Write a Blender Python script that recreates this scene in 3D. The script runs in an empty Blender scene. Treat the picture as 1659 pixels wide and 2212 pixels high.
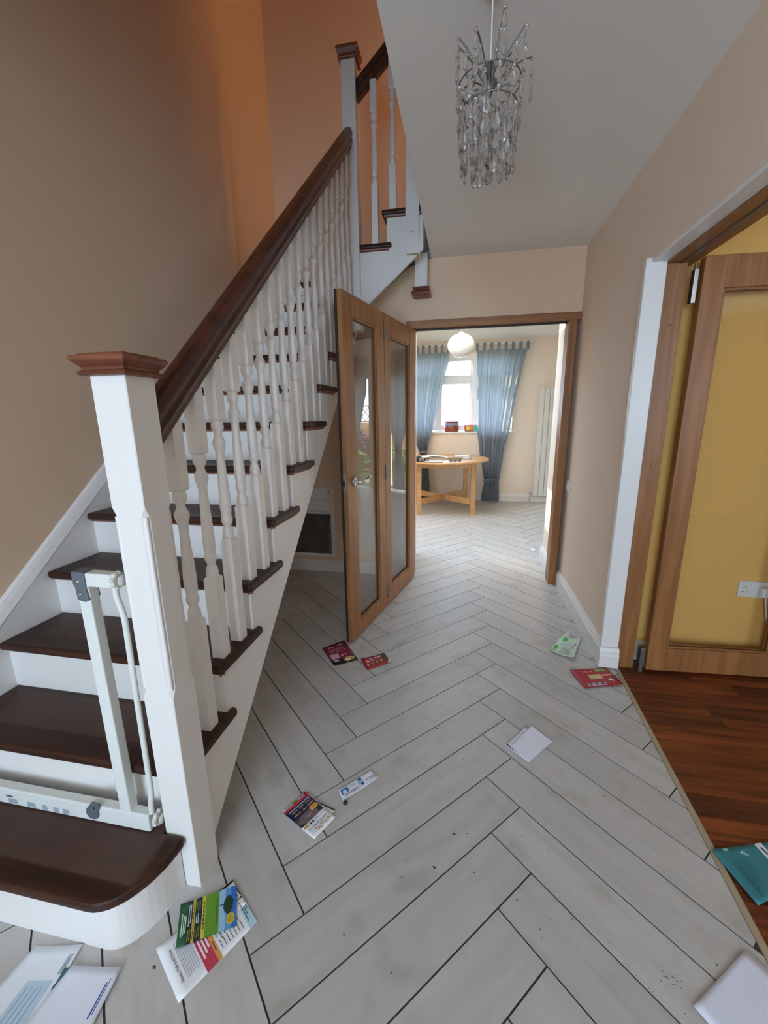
import bpy, bmesh, math, random
from mathutils import Vector, Matrix
random.seed(7)
SC = bpy.context.scene
COL = SC.collection
PI = math.pi

# ---------------------------------------------------------------- camera
cam = bpy.data.cameras.new('camera'); cam_o = bpy.data.objects.new('camera', cam); COL.objects.link(cam_o)
cam.sensor_fit = 'HORIZONTAL'; cam.sensor_width = 36.0
cam.lens = 36.0 * 884.9 / 1659.0
cam.clip_start = 0.02
rr = Vector((0.98191554, 0.18883549, -0.01352890))
uu = Vector((-0.02984940, 0.22498653, 0.97390455))
fw = Vector((-0.18695156, 0.95588818, -0.22655440))
m = Matrix((rr, uu, -fw)).transposed().to_4x4()
m.translation = Vector((0, 0, 1.3393))
cam_o.matrix_world = m
SC.camera = cam_o

# ---------------------------------------------------------------- world, sun, daylight portals, exposure
SKY = 13.4
w = bpy.data.worlds.new('sky'); SC.world = w; w.use_nodes = True
bg = w.node_tree.nodes['Background']; bg.inputs[0].default_value = (0.64, 0.83, 1.04, 1); bg.inputs[1].default_value = SKY
SC.view_settings.view_transform = 'Standard'; SC.view_settings.look = 'None'
SC.view_settings.gamma = 1.0; SC.view_settings.use_curve_mapping = False
SC.view_settings.exposure = 0.0
SC.cycles.use_denoising = True
SC.cycles.max_bounces = 12; SC.cycles.diffuse_bounces = 7; SC.cycles.transparent_max_bounces = 16
SC.cycles.caustics_reflective = False; SC.cycles.caustics_refractive = False

def daylight(name, loc, rot, sx, sy):
    # marks a window opening so that the sky behind it is sampled well; it adds no light of its own
    l = bpy.data.lights.new(name, 'AREA'); l.shape = 'RECTANGLE'; l.size = sx; l.size_y = sy; l.cycles.is_portal = True
    o = bpy.data.objects.new(name, l); COL.objects.link(o); o.location = loc; o.rotation_euler = rot
    return o
daylight('daylight_front_door', (-0.57, -2.79, 1.2), (PI/2, 0, 0), 1.40, 2.0)
daylight('daylight_added_roof_opening', (-1.0, 4.5, 2.90), (0, 0, 0), 2.6, 1.14)  # unseen roof opening, added to brighten the dining room
daylight('daylight_far_window', (-0.14, 6.89, 1.67), (-PI/2, 0, 0), 1.7, 1.16)
daylight('daylight_patio', (1.965, 6.80, 1.05), (-PI/2, 0, 0), 0.63, 2.1)
daylight('daylight_patio_second', (2.97, 6.80, 1.05), (-PI/2, 0, 0), 0.66, 2.1)
daylight('daylight_lounge', (2.6, -1.59, 1.5), (PI/2, 0, 0), 1.0, 1.0)
daylight('daylight_landing', (2.09, 3.32, 3.8), (0, PI/2, 0), 1.2, 0.64)
ll = bpy.data.lights.new('added_stairwell_light', 'POINT'); ll.energy = 10; ll.color = (1.0, 0.76, 0.52); ll.shadow_soft_size = 0.13  # unseen fill light, added to give the stairwell its warm tone
lo = bpy.data.objects.new('added_stairwell_light', ll); COL.objects.link(lo); lo.location = (1.25, 3.13, 3.42)
sl = bpy.data.lights.new('sun', 'SUN'); sl.energy = 30.0; sl.angle = 0.009; sl.color = (1.0, 0.86, 0.64)
so = bpy.data.objects.new('sun', sl); COL.objects.link(so)
so.rotation_euler = Vector((3.2, -1.0, -0.9)).to_track_quat('-Z', 'Y').to_euler()

# ---------------------------------------------------------------- materials
def mat(name, col, rough=0.6, spec=0.5, metal=0.0, bump=None, var=None, coat=0.0):
    mt = bpy.data.materials.new(name); mt.use_nodes = True
    nt = mt.node_tree; b = nt.nodes['Principled BSDF']
    b.inputs['Base Color'].default_value = (*col, 1); b.inputs['Roughness'].default_value = rough
    b.inputs['Specular IOR Level'].default_value = spec; b.inputs['Metallic'].default_value = metal
    b.inputs['Coat Weight'].default_value = coat
    L = nt.links.new
    if var or bump:
        tc = nt.nodes.new('ShaderNodeTexCoord')
    if var:   # (scale, amount, dark colour)
        nz = nt.nodes.new('ShaderNodeTexNoise'); nz.inputs['Scale'].default_value = var[0]; nz.inputs['Detail'].default_value = 4
        L(tc.outputs['Object'], nz.inputs['Vector'])
        mr = nt.nodes.new('ShaderNodeMapRange'); mr.inputs[1].default_value = 0.35; mr.inputs[2].default_value = 0.7
        mr.inputs[4].default_value = var[1]; L(nz.outputs['Fac'], mr.inputs[0])
        mx = nt.nodes.new('ShaderNodeMixRGB'); mx.inputs[1].default_value = (*col, 1); mx.inputs[2].default_value = (*var[2], 1)
        L(mr.outputs[0], mx.inputs[0]); L(mx.outputs[0], b.inputs['Base Color'])
    if bump:  # (scale, strength)
        n2 = nt.nodes.new('ShaderNodeTexNoise'); n2.inputs['Scale'].default_value = bump[0]; n2.inputs['Detail'].default_value = 3
        L(tc.outputs['Object'], n2.inputs['Vector'])
        bp = nt.nodes.new('ShaderNodeBump'); bp.inputs['Strength'].default_value = bump[1]; bp.inputs['Distance'].default_value = 0.002
        L(n2.outputs['Fac'], bp.inputs['Height']); L(bp.outputs[0], b.inputs['Normal'])
    return mt

def wood(name, c1, c2, axis='Z', scale=1.0, rough=0.4, rand=0.0, stretch=0.08, coat=0.0, contrast=(0.35, 0.68)):
    # grain stretched along AXIS, with a change of tone from object to object
    mt = bpy.data.materials.new(name); mt.use_nodes = True
    nt = mt.node_tree; b = nt.nodes['Principled BSDF']; L = nt.links.new
    b.inputs['Roughness'].default_value = rough; b.inputs['Coat Weight'].default_value = coat
    tc = nt.nodes.new('ShaderNodeTexCoord'); oi = nt.nodes.new('ShaderNodeObjectInfo')
    mp = nt.nodes.new('ShaderNodeMapping'); s = [14 * scale] * 3; s['XYZ'.index(axis)] = 14 * scale * stretch
    mp.inputs['Scale'].default_value = s
    sh = nt.nodes.new('ShaderNodeVectorMath'); sh.operation = 'ADD'
    cmb = nt.nodes.new('ShaderNodeVectorMath'); cmb.operation = 'SCALE'; cmb.inputs[0].default_value = (37, 21, 13)
    L(oi.outputs['Random'], cmb.inputs['Scale'])
    L(tc.outputs['Object'], sh.inputs[0]); L(cmb.outputs[0], sh.inputs[1]); L(sh.outputs[0], mp.inputs[0])
    nz = nt.nodes.new('ShaderNodeTexNoise'); nz.inputs['Scale'].default_value = 1.6; nz.inputs['Detail'].default_value = 5
    nz.inputs['Distortion'].default_value = 0.8
    L(mp.outputs[0], nz.inputs['Vector'])
    cr = nt.nodes.new('ShaderNodeValToRGB'); cr.color_ramp.elements[0].color = (*c1, 1); cr.color_ramp.elements[1].color = (*c2, 1)
    cr.color_ramp.elements[0].position = contrast[0]; cr.color_ramp.elements[1].position = contrast[1]
    L(nz.outputs['Fac'], cr.inputs[0])
    out = cr.outputs[0]
    if rand:
        hs = nt.nodes.new('ShaderNodeHueSaturation'); mr = nt.nodes.new('ShaderNodeMapRange')
        mr.inputs[3].default_value = 1 - rand; mr.inputs[4].default_value = 1 + rand
        L(oi.outputs['Random'], mr.inputs[0]); L(mr.outputs[0], hs.inputs['Value']); L(out, hs.inputs['Color']); out = hs.outputs[0]
    L(out, b.inputs['Base Color'])
    bp = nt.nodes.new('ShaderNodeBump'); bp.inputs['Strength'].default_value = 0.08; bp.inputs['Distance'].default_value = 0.001
    L(nz.outputs['Fac'], bp.inputs['Height']); L(bp.outputs[0], b.inputs['Normal'])
    return mt

def glass_mat(name, tint=(0.965, 0.96, 0.95)):
    # clear flat pane: straight view through plus a Schlick mirror reflection at each face
    mt = bpy.data.materials.new(name); mt.use_nodes = True; nt = mt.node_tree; L = nt.links.new
    nt.nodes.remove(nt.nodes['Principled BSDF']); out = nt.nodes['Material Output']
    lw = nt.nodes.new('ShaderNodeLayerWeight'); lw.inputs[0].default_value = 0.5
    p5 = nt.nodes.new('ShaderNodeMath'); p5.operation = 'POWER'; p5.inputs[1].default_value = 5.0; L(lw.outputs['Facing'], p5.inputs[0])
    ma = nt.nodes.new('ShaderNodeMath'); ma.operation = 'MULTIPLY_ADD'; ma.inputs[1].default_value = 0.96; ma.inputs[2].default_value = 0.04
    L(p5.outputs[0], ma.inputs[0])
    tr = nt.nodes.new('ShaderNodeBsdfTransparent'); tr.inputs[0].default_value = (*tint, 1)
    gl = nt.nodes.new('ShaderNodeBsdfGlossy'); gl.inputs['Roughness'].default_value = 0.0
    mx = nt.nodes.new('ShaderNodeMixShader'); L(ma.outputs[0], mx.inputs[0]); L(tr.outputs[0], mx.inputs[1]); L(gl.outputs[0], mx.inputs[2])
    L(mx.outputs[0], out.inputs['Surface'])
    return mt

def cloth_mat(name, col, trans):
    mt = bpy.data.materials.new(name); mt.use_nodes = True; nt = mt.node_tree; L = nt.links.new
    nt.nodes.remove(nt.nodes['Principled BSDF']); out = nt.nodes['Material Output']
    d = nt.nodes.new('ShaderNodeBsdfDiffuse'); d.inputs[0].default_value = (*col, 1)
    t = nt.nodes.new('ShaderNodeBsdfTranslucent'); t.inputs[0].default_value = (col[0]*1.25, col[1]*1.3, col[2]*1.35, 1)
    mx = nt.nodes.new('ShaderNodeMixShader'); mx.inputs[0].default_value = trans
    L(d.outputs[0], mx.inputs[1]); L(t.outputs[0], mx.inputs[2]); L(mx.outputs[0], out.inputs['Surface'])
    return mt

def tile_mat():
    mt = bpy.data.materials.new('pale_plank_tile'); mt.use_nodes = True
    nt = mt.node_tree; b = nt.nodes['Principled BSDF']; L = nt.links.new
    b.inputs['Roughness'].default_value = 0.42
    tc = nt.nodes.new('ShaderNodeTexCoord'); oi = nt.nodes.new('ShaderNodeObjectInfo')
    cmb = nt.nodes.new('ShaderNodeVectorMath'); cmb.operation = 'SCALE'; cmb.inputs[0].default_value = (31, 17, 5)
    L(oi.outputs['Random'], cmb.inputs['Scale'])
    sh = nt.nodes.new('ShaderNodeVectorMath'); sh.operation = 'ADD'; L(tc.outputs['Object'], sh.inputs[0]); L(cmb.outputs[0], sh.inputs[1])
    mp = nt.nodes.new('ShaderNodeMapping'); mp.inputs['Scale'].default_value = (2.2, 16, 16); L(sh.outputs[0], mp.inputs[0])
    nz = nt.nodes.new('ShaderNodeTexNoise'); nz.inputs['Scale'].default_value = 1.0; nz.inputs['Detail'].default_value = 6; nz.inputs['Distortion'].default_value = 1.2
    L(mp.outputs[0], nz.inputs['Vector'])
    cr = nt.nodes.new('ShaderNodeValToRGB')
    cr.color_ramp.elements[0].position = 0.30; cr.color_ramp.elements[0].color = (0.455, 0.437, 0.415, 1)
    cr.color_ramp.elements[1].position = 0.60; cr.color_ramp.elements[1].color = (0.52, 0.502, 0.48, 1)
    L(nz.outputs['Fac'], cr.inputs[0])
    n2 = nt.nodes.new('ShaderNodeTexNoise'); n2.inputs['Scale'].default_value = 9; n2.inputs['Detail'].default_value = 3; L(sh.outputs[0], n2.inputs['Vector'])
    cr2 = nt.nodes.new('ShaderNodeValToRGB'); cr2.color_ramp.elements[0].position = 0.28; cr2.color_ramp.elements[0].color = (0.86, 0.84, 0.80, 1)
    cr2.color_ramp.elements[1].position = 0.45; cr2.color_ramp.elements[1].color = (1, 1, 1, 1); L(n2.outputs['Fac'], cr2.inputs[0])
    mu = nt.nodes.new('ShaderNodeMixRGB'); mu.blend_type = 'MULTIPLY'; mu.inputs[0].default_value = 1; L(cr.outputs[0], mu.inputs[1]); L(cr2.outputs[0], mu.inputs[2])
    hs = nt.nodes.new('ShaderNodeHueSaturation'); mr = nt.nodes.new('ShaderNodeMapRange'); mr.inputs[3].default_value = 0.94; mr.inputs[4].default_value = 1.05
    L(oi.outputs['Random'], mr.inputs[0]); L(mr.outputs[0], hs.inputs['Value']); L(mu.outputs[0], hs.inputs['Color'])
    L(hs.outputs[0], b.inputs['Base Color'])
    bp = nt.nodes.new('ShaderNodeBump'); bp.inputs['Strength'].default_value = 0.06; bp.inputs['Distance'].default_value = 0.001
    L(nz.outputs['Fac'], bp.inputs['Height']); L(bp.outputs[0], b.inputs['Normal'])
    return mt

def tread_mat():
    # red-brown stain, duller and paler where a stair runner used to lie
    mt = wood('stair_tread_stain', (0.022, 0.007, 0.004), (0.056, 0.019, 0.010), 'X', 1.0, 0.42)
    nt = mt.node_tree; L = nt.links.new; b = nt.nodes['Principled BSDF']
    tc = nt.nodes.new('ShaderNodeTexCoord'); sp = nt.nodes.new('ShaderNodeSeparateXYZ'); L(tc.outputs['UV'], sp.inputs[0])
    nz = nt.nodes.new('ShaderNodeTexNoise'); nz.inputs['Scale'].default_value = 7; nz.inputs['Detail'].default_value = 4; L(tc.outputs['Object'], nz.inputs['Vector'])
    def band(sock, lo, hi, soft):
        a = nt.nodes.new('ShaderNodeMapRange'); a.inputs[1].default_value = lo - soft; a.inputs[2].default_value = lo + soft; L(sock, a.inputs[0])
        c = nt.nodes.new('ShaderNodeMapRange'); c.inputs[1].default_value = hi + soft; c.inputs[2].default_value = hi - soft; L(sock, c.inputs[0])
        mu = nt.nodes.new('ShaderNodeMath'); mu.operation = 'MULTIPLY'; L(a.outputs[0], mu.inputs[0]); L(c.outputs[0], mu.inputs[1]); return mu.outputs[0]
    mu = nt.nodes.new('ShaderNodeMath'); mu.operation = 'MULTIPLY'
    L(band(sp.outputs[0], 0.10, 0.90, 0.01), mu.inputs[0]); L(band(sp.outputs[1], 0.36, 0.86, 0.012), mu.inputs[1])
    m2 = nt.nodes.new('ShaderNodeMath'); m2.operation = 'MULTIPLY'; L(mu.outputs[0], m2.inputs[0])
    mr = nt.nodes.new('ShaderNodeMapRange'); mr.inputs[1].default_value = 0.3; mr.inputs[2].default_value = 0.7; mr.inputs[3].default_value = 0.55; mr.inputs[4].default_value = 0.95
    L(nz.outputs['Fac'], mr.inputs[0]); L(mr.outputs[0], m2.inputs[1])
    old = b.inputs['Base Color'].links[0].from_socket
    mx = nt.nodes.new('ShaderNodeMixRGB'); mx.inputs[2].default_value = (0.092, 0.055, 0.045, 1); L(m2.outputs[0], mx.inputs[0]); L(old, mx.inputs[1]); L(mx.outputs[0], b.inputs['Base Color'])
    rg = nt.nodes.new('ShaderNodeMapRange'); rg.inputs[3].default_value = 0.42; rg.inputs[4].default_value = 0.62; b.inputs['Specular IOR Level'].default_value = 0.3; L(m2.outputs[0], rg.inputs[0]); L(rg.outputs[0], b.inputs['Roughness'])
    return mt

M = {}
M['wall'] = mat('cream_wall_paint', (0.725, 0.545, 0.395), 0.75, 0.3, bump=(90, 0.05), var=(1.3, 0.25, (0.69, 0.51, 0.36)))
M['wallr'] = mat('lighter_wall_paint', (0.77, 0.635, 0.515), 0.75, 0.3, bump=(90, 0.05), var=(1.3, 0.25, (0.73, 0.60, 0.48)))  # paler, less saturated copy of the hall wall paint, for the right wall
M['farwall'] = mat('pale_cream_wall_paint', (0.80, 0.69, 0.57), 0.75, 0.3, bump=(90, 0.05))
M['yellow'] = mat('yellow_wall_paint', (0.80, 0.475, 0.135), 0.7, 0.3, bump=(90, 0.05))
M['ceil'] = mat('white_ceiling_paint', (0.78, 0.755, 0.72), 0.85, 0.2, bump=(60, 0.05))
M['white'] = mat('white_gloss_paint', (0.76, 0.745, 0.725), 0.34, 0.5, var=(3.0, 0.2, (0.72, 0.70, 0.67)))
M['grout'] = mat('dark_grout', (0.055, 0.05, 0.05), 0.9)
M['tile'] = tile_mat()
M['tread'] = tread_mat()
M['rail'] = wood('dark_red_brown_rail', (0.040, 0.012, 0.007), (0.090, 0.028, 0.014), 'Y', 1.0, 0.35, stretch=0.1)
M['capwood'] = wood('red_brown_cap', (0.13, 0.038, 0.018), (0.23, 0.074, 0.036), 'X', 1.0, 0.4)
M['oak'] = wood('varnished_oak', (0.235, 0.095, 0.029), (0.345, 0.150, 0.050), 'Z', 1.2, 0.42, stretch=0.06)
M['oakh'] = wood('varnished_oak_rail', (0.235, 0.095, 0.029), (0.345, 0.150, 0.050), 'X', 1.2, 0.42, stretch=0.06)
M['oaky'] = wood('varnished_oak_header', (0.235, 0.095, 0.029), (0.345, 0.150, 0.050), 'Y', 1.2, 0.42, stretch=0.06)
M['beech'] = wood('golden_table_wood', (0.52, 0.28, 0.11), (0.62, 0.36, 0.16), 'X', 1.0, 0.35, stretch=0.05)
M['plank'] = wood('red_hardwood_plank', (0.075, 0.014, 0.004), (0.23, 0.054, 0.013), 'X', 1.4, 0.45, rand=0.35, stretch=0.07)
M['beige'] = mat('beige_threshold', (0.42, 0.33, 0.22), 0.6, var=(8, 0.4, (0.34, 0.26, 0.17)))
M['glass'] = glass_mat('clear_pane')
M['warm_filter'] = cloth_mat('peach_light_filter', (0.74, 0.46, 0.24), 0.85)  # for the added cloth that warms light from the landing
M['curtain'] = cloth_mat('blue_grey_voile', (0.26, 0.295, 0.33), 0.30)
M['curtain2'] = cloth_mat('grey_curtain', (0.36, 0.37, 0.38), 0.3)
M['steel'] = mat('brushed_steel', (0.62, 0.60, 0.57), 0.32, metal=1.0)
M['dsteel'] = mat('dull_hinge_steel', (0.22, 0.20, 0.18), 0.45, metal=0.8)
M['black'] = mat('black_rubber', (0.012, 0.011, 0.010), 0.6)
M['grey'] = mat('slate_grey_plastic', (0.105, 0.125, 0.150), 0.5)
M['gate'] = mat('off_white_gate_enamel', (0.70, 0.73, 0.70), 0.4, var=(14, 0.2, (0.60, 0.62, 0.60)))
M['gateplastic'] = mat('ivory_plastic', (0.62, 0.61, 0.56), 0.5)
M['upvc'] = mat('white_upvc', (0.80, 0.80, 0.80), 0.3)
M['plastic'] = mat('white_plastic', (0.75, 0.74, 0.72), 0.35)
M['red'] = mat('red_plastic', (0.5, 0.02, 0.02), 0.4)
M['chrome'] = mat('chrome', (0.75, 0.75, 0.74), 0.12, metal=1.0)
M['raw'] = mat('raw_timber_end', (0.48, 0.34, 0.16), 0.8, var=(30, 0.5, (0.36, 0.24, 0.1)))
M['hatchdark'] = mat('hatch_shade_and_plug_brown', (0.11, 0.095, 0.08), 0.8, var=(9, 0.9, (0.06, 0.05, 0.042)))  # shade of the hatch opening as a colour; screw plugs share it
M['lamp'] = mat('frosted_lamp_shade', (0.80, 0.78, 0.75), 0.2, coat=0.3)
M['radiator'] = mat('pale_radiator_enamel', (0.70, 0.70, 0.66), 0.4)
M['terracotta'] = mat('red_brown_glaze', (0.25, 0.055, 0.025), 0.2)
M['bluegrey'] = mat('blue_band_glaze', (0.20, 0.30, 0.55), 0.3)
M['carton'] = mat('grey_brown_pulp', (0.30, 0.22, 0.15), 0.9, bump=(60, 0.3))
M['fence'] = wood('orange_fence_board', (0.42, 0.22, 0.09), (0.55, 0.31, 0.14), 'X', 0.6, 0.8, rand=0.1)
M['leaf'] = mat('shrub_leaf', (0.10, 0.17, 0.045), 0.6, var=(6, 0.9, (0.20, 0.26, 0.08)))
M['leaf2'] = mat('purple_shrub_leaf', (0.16, 0.085, 0.09), 0.6, var=(6, 0.9, (0.24, 0.16, 0.13)))
M['grass'] = mat('lawn', (0.16, 0.21, 0.07), 0.9, var=(3, 0.7, (0.22, 0.24, 0.1)))
M['bark'] = mat('bark', (0.10, 0.07, 0.045), 0.9)

def crystal():
    mt = bpy.data.materials.new('clear_crystal'); mt.use_nodes = True; b = mt.node_tree.nodes['Principled BSDF']
    b.inputs['Base Color'].default_value = (0.90, 0.86, 0.82, 1); b.inputs['Transmission Weight'].default_value = 0.85
    b.inputs['Roughness'].default_value = 0.06; b.inputs['IOR'].default_value = 1.45
    return mt
M['crystal'] = crystal()

INK = {}
def ink(r, g, b, rough=0.5):
    # printed colour given as sRGB 0-255
    k = (r, g, b, rough)
    if k not in INK:
        f = lambda c: ((c/255+0.055)/1.055)**2.4 if c > 10 else c/255/12.92
        INK[k] = mat('print_%d_%d_%d' % (r, g, b), (f(r), f(g), f(b)), rough)
    return INK[k]

# ---------------------------------------------------------------- mesh helpers
class MB:
    def __init__(s): s.v = []; s.f = []; s.smooth = []
    def add(s, vs, fs, sm=False):
        n = len(s.v); s.v += [tuple(p) for p in vs]; s.f += [tuple(i + n for i in f) for f in fs]; s.smooth += [sm] * len(fs); return s
    def box(s, x0, x1, y0, y1, z0, z1, T=None):
        vs = [(x, y, z) for z in (z0, z1) for y in (y0, y1) for x in (x0, x1)]
        if T: vs = [T(*p) for p in vs]
        return s.add(vs, [(0, 2, 3, 1), (4, 5, 7, 6), (0, 1, 5, 4), (2, 6, 7, 3), (0, 4, 6, 2), (1, 3, 7, 5)])
    def prism(s, poly, a, b, axis='z', T=None):
        # polygon in the plane across AXIS, extruded from a to b (x: (y,z) pairs, y: (x,z) pairs, z: (x,y) pairs)
        n = len(poly)
        put = {'x': lambda p, t: (t, p[0], p[1]), 'y': lambda p, t: (p[0], t, p[1]), 'z': lambda p, t: (p[0], p[1], t)}[axis]
        vs = [put(p, a) for p in poly] + [put(p, b) for p in poly]
        if T: vs = [T(*p) for p in vs]
        return s.add(vs, [tuple(range(n))[::-1], tuple(range(n, 2*n))] + [(i, (i+1) % n, n + (i+1) % n, n + i) for i in range(n)])
    def loft(s, rings, cap=True, sm=False):
        n = len(rings[0]); vs = [p for r in rings for p in r]; fs = []
        for k in range(len(rings) - 1):
            fs += [(k*n + i, k*n + (i+1) % n, (k+1)*n + (i+1) % n, (k+1)*n + i) for i in range(n)]
        s.add(vs, fs, sm)
        if cap: s.add(rings[0], [tuple(range(n))[::-1]]); s.add(rings[-1], [tuple(range(n))])
        return s
    def lathe(s, prof, cx=0, cy=0, seg=16, T=None, sm=True):
        rings = []
        for r, z in prof:
            ring = [(cx + r*math.cos(2*PI*i/seg), cy + r*math.sin(2*PI*i/seg), z) for i in range(seg)]
            rings.append([T(*p) for p in ring] if T else ring)
        return s.loft(rings, True, sm)
    def tube(s, path, r, seg=10, sm=True, sx=1.0):
        P = [Vector(p) for p in path]; rings = []
        up = Vector((0, 0, 1))
        for i, p in enumerate(P):
            t = (P[min(i+1, len(P)-1)] - P[max(i-1, 0)]).normalized()
            a = t.cross(up if abs(t.dot(up)) < 0.95 else Vector((0, 1, 0))).normalized(); b = t.cross(a).normalized()
            rad = r[i] if isinstance(r, (list, tuple)) else r
            rings.append([tuple(p + rad*(math.cos(2*PI*k/seg)*a*sx + math.sin(2*PI*k/seg)*b)) for k in range(seg)])
        return s.loft(rings, True, sm)
    def build(s, name, material, parent=None, bevel=0.0, seg=2, kind=None):
        me = bpy.data.meshes.new(name); me.from_pydata(s.v, [], s.f); me.validate()
        if len(me.polygons) == len(s.smooth):
            for p, sm in zip(me.polygons, s.smooth): p.use_smooth = sm
        bm = bmesh.new(); bm.from_mesh(me); bmesh.ops.recalc_face_normals(bm, faces=bm.faces); bm.to_mesh(me); bm.free()
        me.materials.append(M[material] if isinstance(material, str) else material)
        o = bpy.data.objects.new(name, me); COL.objects.link(o)
        if bevel:
            b = o.modifiers.new('soft_edges', 'BEVEL'); b.width = bevel; b.segments = seg; b.limit_method = 'ANGLE'; b.angle_limit = 0.6
        attach(o, parent)
        if kind: o['kind'] = kind
        return o

def root_of(o):
    t = Vector((0, 0, 0))
    while o is not None: t += o.location; o = o.parent
    return t
def attach(o, parent):
    if parent is not None:
        o.parent = parent
        base = parent
        while base.parent is not None: base = base.parent
        o.matrix_parent_inverse = Matrix.Identity(4)
        if parent.parent is None and parent.type == 'EMPTY': o.location = o.location - parent.location
def thing(name, loc, label, cat, group=None, kind=None):
    o = bpy.data.objects.new(name, None); o.empty_display_size = 0.05; COL.objects.link(o); o.location = loc
    if label: o['label'] = label
    if cat: o['category'] = cat
    if group: o['group'] = group
    if kind: o['kind'] = kind
    return o
def tag(o, label, cat, group=None, kind=None):
    o['label'] = label; o['category'] = cat
    if group: o['group'] = group
    if kind: o['kind'] = kind
    return o
def struct(name, mb, material, bevel=0.0):
    return mb.build(name, material, None, bevel, kind='structure')

# ================================================================ THE SETTING
# hall: X runs to the lounge, Y towards the dining room, Z up. Floor at z = 0.
XL, XR, YB, ZC = -1.65, 0.78, 3.31, 2.45      # stair wall, lounge wall, dining-room wall, hall ceiling
YF = -2.70                                     # front wall behind the camera
UP = 5.10                                      # upstairs ceiling
RIS, GO = 0.18875, 0.2174
LAND = 15 * RIS                                # upstairs floor level
nose = lambda k: 0.384 + GO * k

# ---- floor of plank tiles laid in herringbone
floor = struct('floor', MB().box(-2.6, 0.836, -2.7, 3.41, -0.10, -0.0028).box(-2.6, 3.6, 3.41, 6.68, -0.10, -0.0028), 'grout')
TW, TL, JOINT = 0.153, 0.9028, 0.0048
ang = math.radians(1.489)
rot = lambda v: (v[0]*math.cos(ang) - v[1]*math.sin(ang), v[0]*math.sin(ang) + v[1]*math.cos(ang))
s2 = math.sqrt(0.5)
pv, qv = rot((s2, s2)), rot((s2, -s2))
OX, OY = 0.09739, 2.20157
xr_at = lambda y: 0.786 + (y - 0.93) * (0.836 - 0.786) / (2.11 - 0.93)     # edge against the hardwood
def clip(poly, nx, ny, d):                     # keep nx*x + ny*y <= d
    out = []
    for i in range(len(poly)):
        a, b = poly[i], poly[(i+1) % len(poly)]
        da, db = nx*a[0] + ny*a[1] - d, nx*b[0] + ny*b[1] - d
        if da <= 0: out.append(a)
        if da * db < 0:
            t = da / (da - db); out.append((a[0] + t*(b[0]-a[0]), a[1] + t*(b[1]-a[1])))
    return out
def area(poly): return abs(sum(poly[i][0]*poly[(i+1) % len(poly)][1] - poly[(i+1) % len(poly)][0]*poly[i][1] for i in range(len(poly)))) / 2
full = MB().box(-TL/2 + JOINT/2, TL/2 - JOINT/2, -TW/2 + JOINT/2, TW/2 - JOINT/2, -0.008, 0).build('tile_blank', 'tile')
full_mesh = full.data; bpy.data.objects.remove(full)
n_tiles = 0
def lay(corner, d1, len1, d2, len2, a):
    # tile with a corner and two edge vectors
    global n_tiles
    P = [corner, (corner[0]+d1[0]*len1, corner[1]+d1[1]*len1), (corner[0]+d1[0]*len1+d2[0]*len2, corner[1]+d1[1]*len1+d2[1]*len2), (corner[0]+d2[0]*len2, corner[1]+d2[1]*len2)]
    c = (sum(p[0] for p in P)/4, sum(p[1] for p in P)/4)
    if c[1] > 3.43 or (c[1] > 3.0 and -0.45 < c[0] < 0.76):
        if c[1] < 3.9 and not (-0.9 < c[0] < 1.2): return
        Q = clip(clip(clip(P, 1, 0, 3.6), -1, 0, 1.75), 0, 1, 6.68)
        if c[1] < 3.75: Q = clip(clip(Q, 1, 0, 0.77), -1, 0, 0.9)
        if c[0] > 2.6 and c[1] < 4.6: return
    else:
        if c[1] < -0.15: return
        k = 0.05 / 1.18
        Q = clip(clip(clip(P, -1, 0, 1.645), 0, 1, 3.295), 1, -k, 0.786 - k*0.93 - 0.004)
        if Q and max(q[1] for q in Q) > 2.19: 
            Q = clip(Q, 1, 0, 0.7755) if min(q[1] for q in Q) > 2.17 else Q
    if len(Q) < 3 or area(Q) < 0.0004: return
    cut = abs(area(Q) - TW*TL) > 1e-5
    if not cut:
        o = bpy.data.objects.new('tile', full_mesh); COL.objects.link(o); o.parent = floor
        o.location = (c[0], c[1], 0); o.rotation_euler = (0, 0, a)
    else:
        # shrink the cut piece to its joints: move each laid edge in, keep the cut edges
        ca, sa = math.cos(-a), math.sin(-a)
        loc = [((q[0]-c[0])*ca - (q[1]-c[1])*sa, (q[0]-c[0])*sa + (q[1]-c[1])*ca) for q in Q]
        h = JOINT/2
        for nx, ny, d in ((1, 0, TL/2-h), (-1, 0, TL/2-h), (0, 1, TW/2-h), (0, -1, TW/2-h)):
            loc = clip(loc, nx, ny, d)
            if len(loc) < 3: return
        mb = MB().prism(loc, -0.008, 0, 'z')
        o = mb.build('tile', 'tile', None); o.parent = floor; o.location = (c[0], c[1], 0); o.rotation_euler = (0, 0, a)
    n_tiles += 1
a_p, a_q = math.atan2(pv[1], pv[0]), math.atan2(qv[1], qv[0])
v1 = (TW*(qv[0]-pv[0]), TW*(qv[1]-pv[1])); v2 = (TL*(qv[0]+pv[0]), TL*(qv[1]+pv[1]))
for i in range(-30, 30):
    for j in range(-3, 4):
        ox, oy = OX + i*v1[0] + j*v2[0], OY + i*v1[1] + j*v2[1]
        if not (-3.5 < ox < 4.5 and -1.2 < oy < 7.6): continue
        lay((ox, oy), (-pv[0], -pv[1]), TL, qv, TW, a_p)
        b0 = (ox + qv[0]*TW, oy + qv[1]*TW)
        lay(b0, qv, TL, (-pv[0], -pv[1]), TW, a_q)

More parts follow.
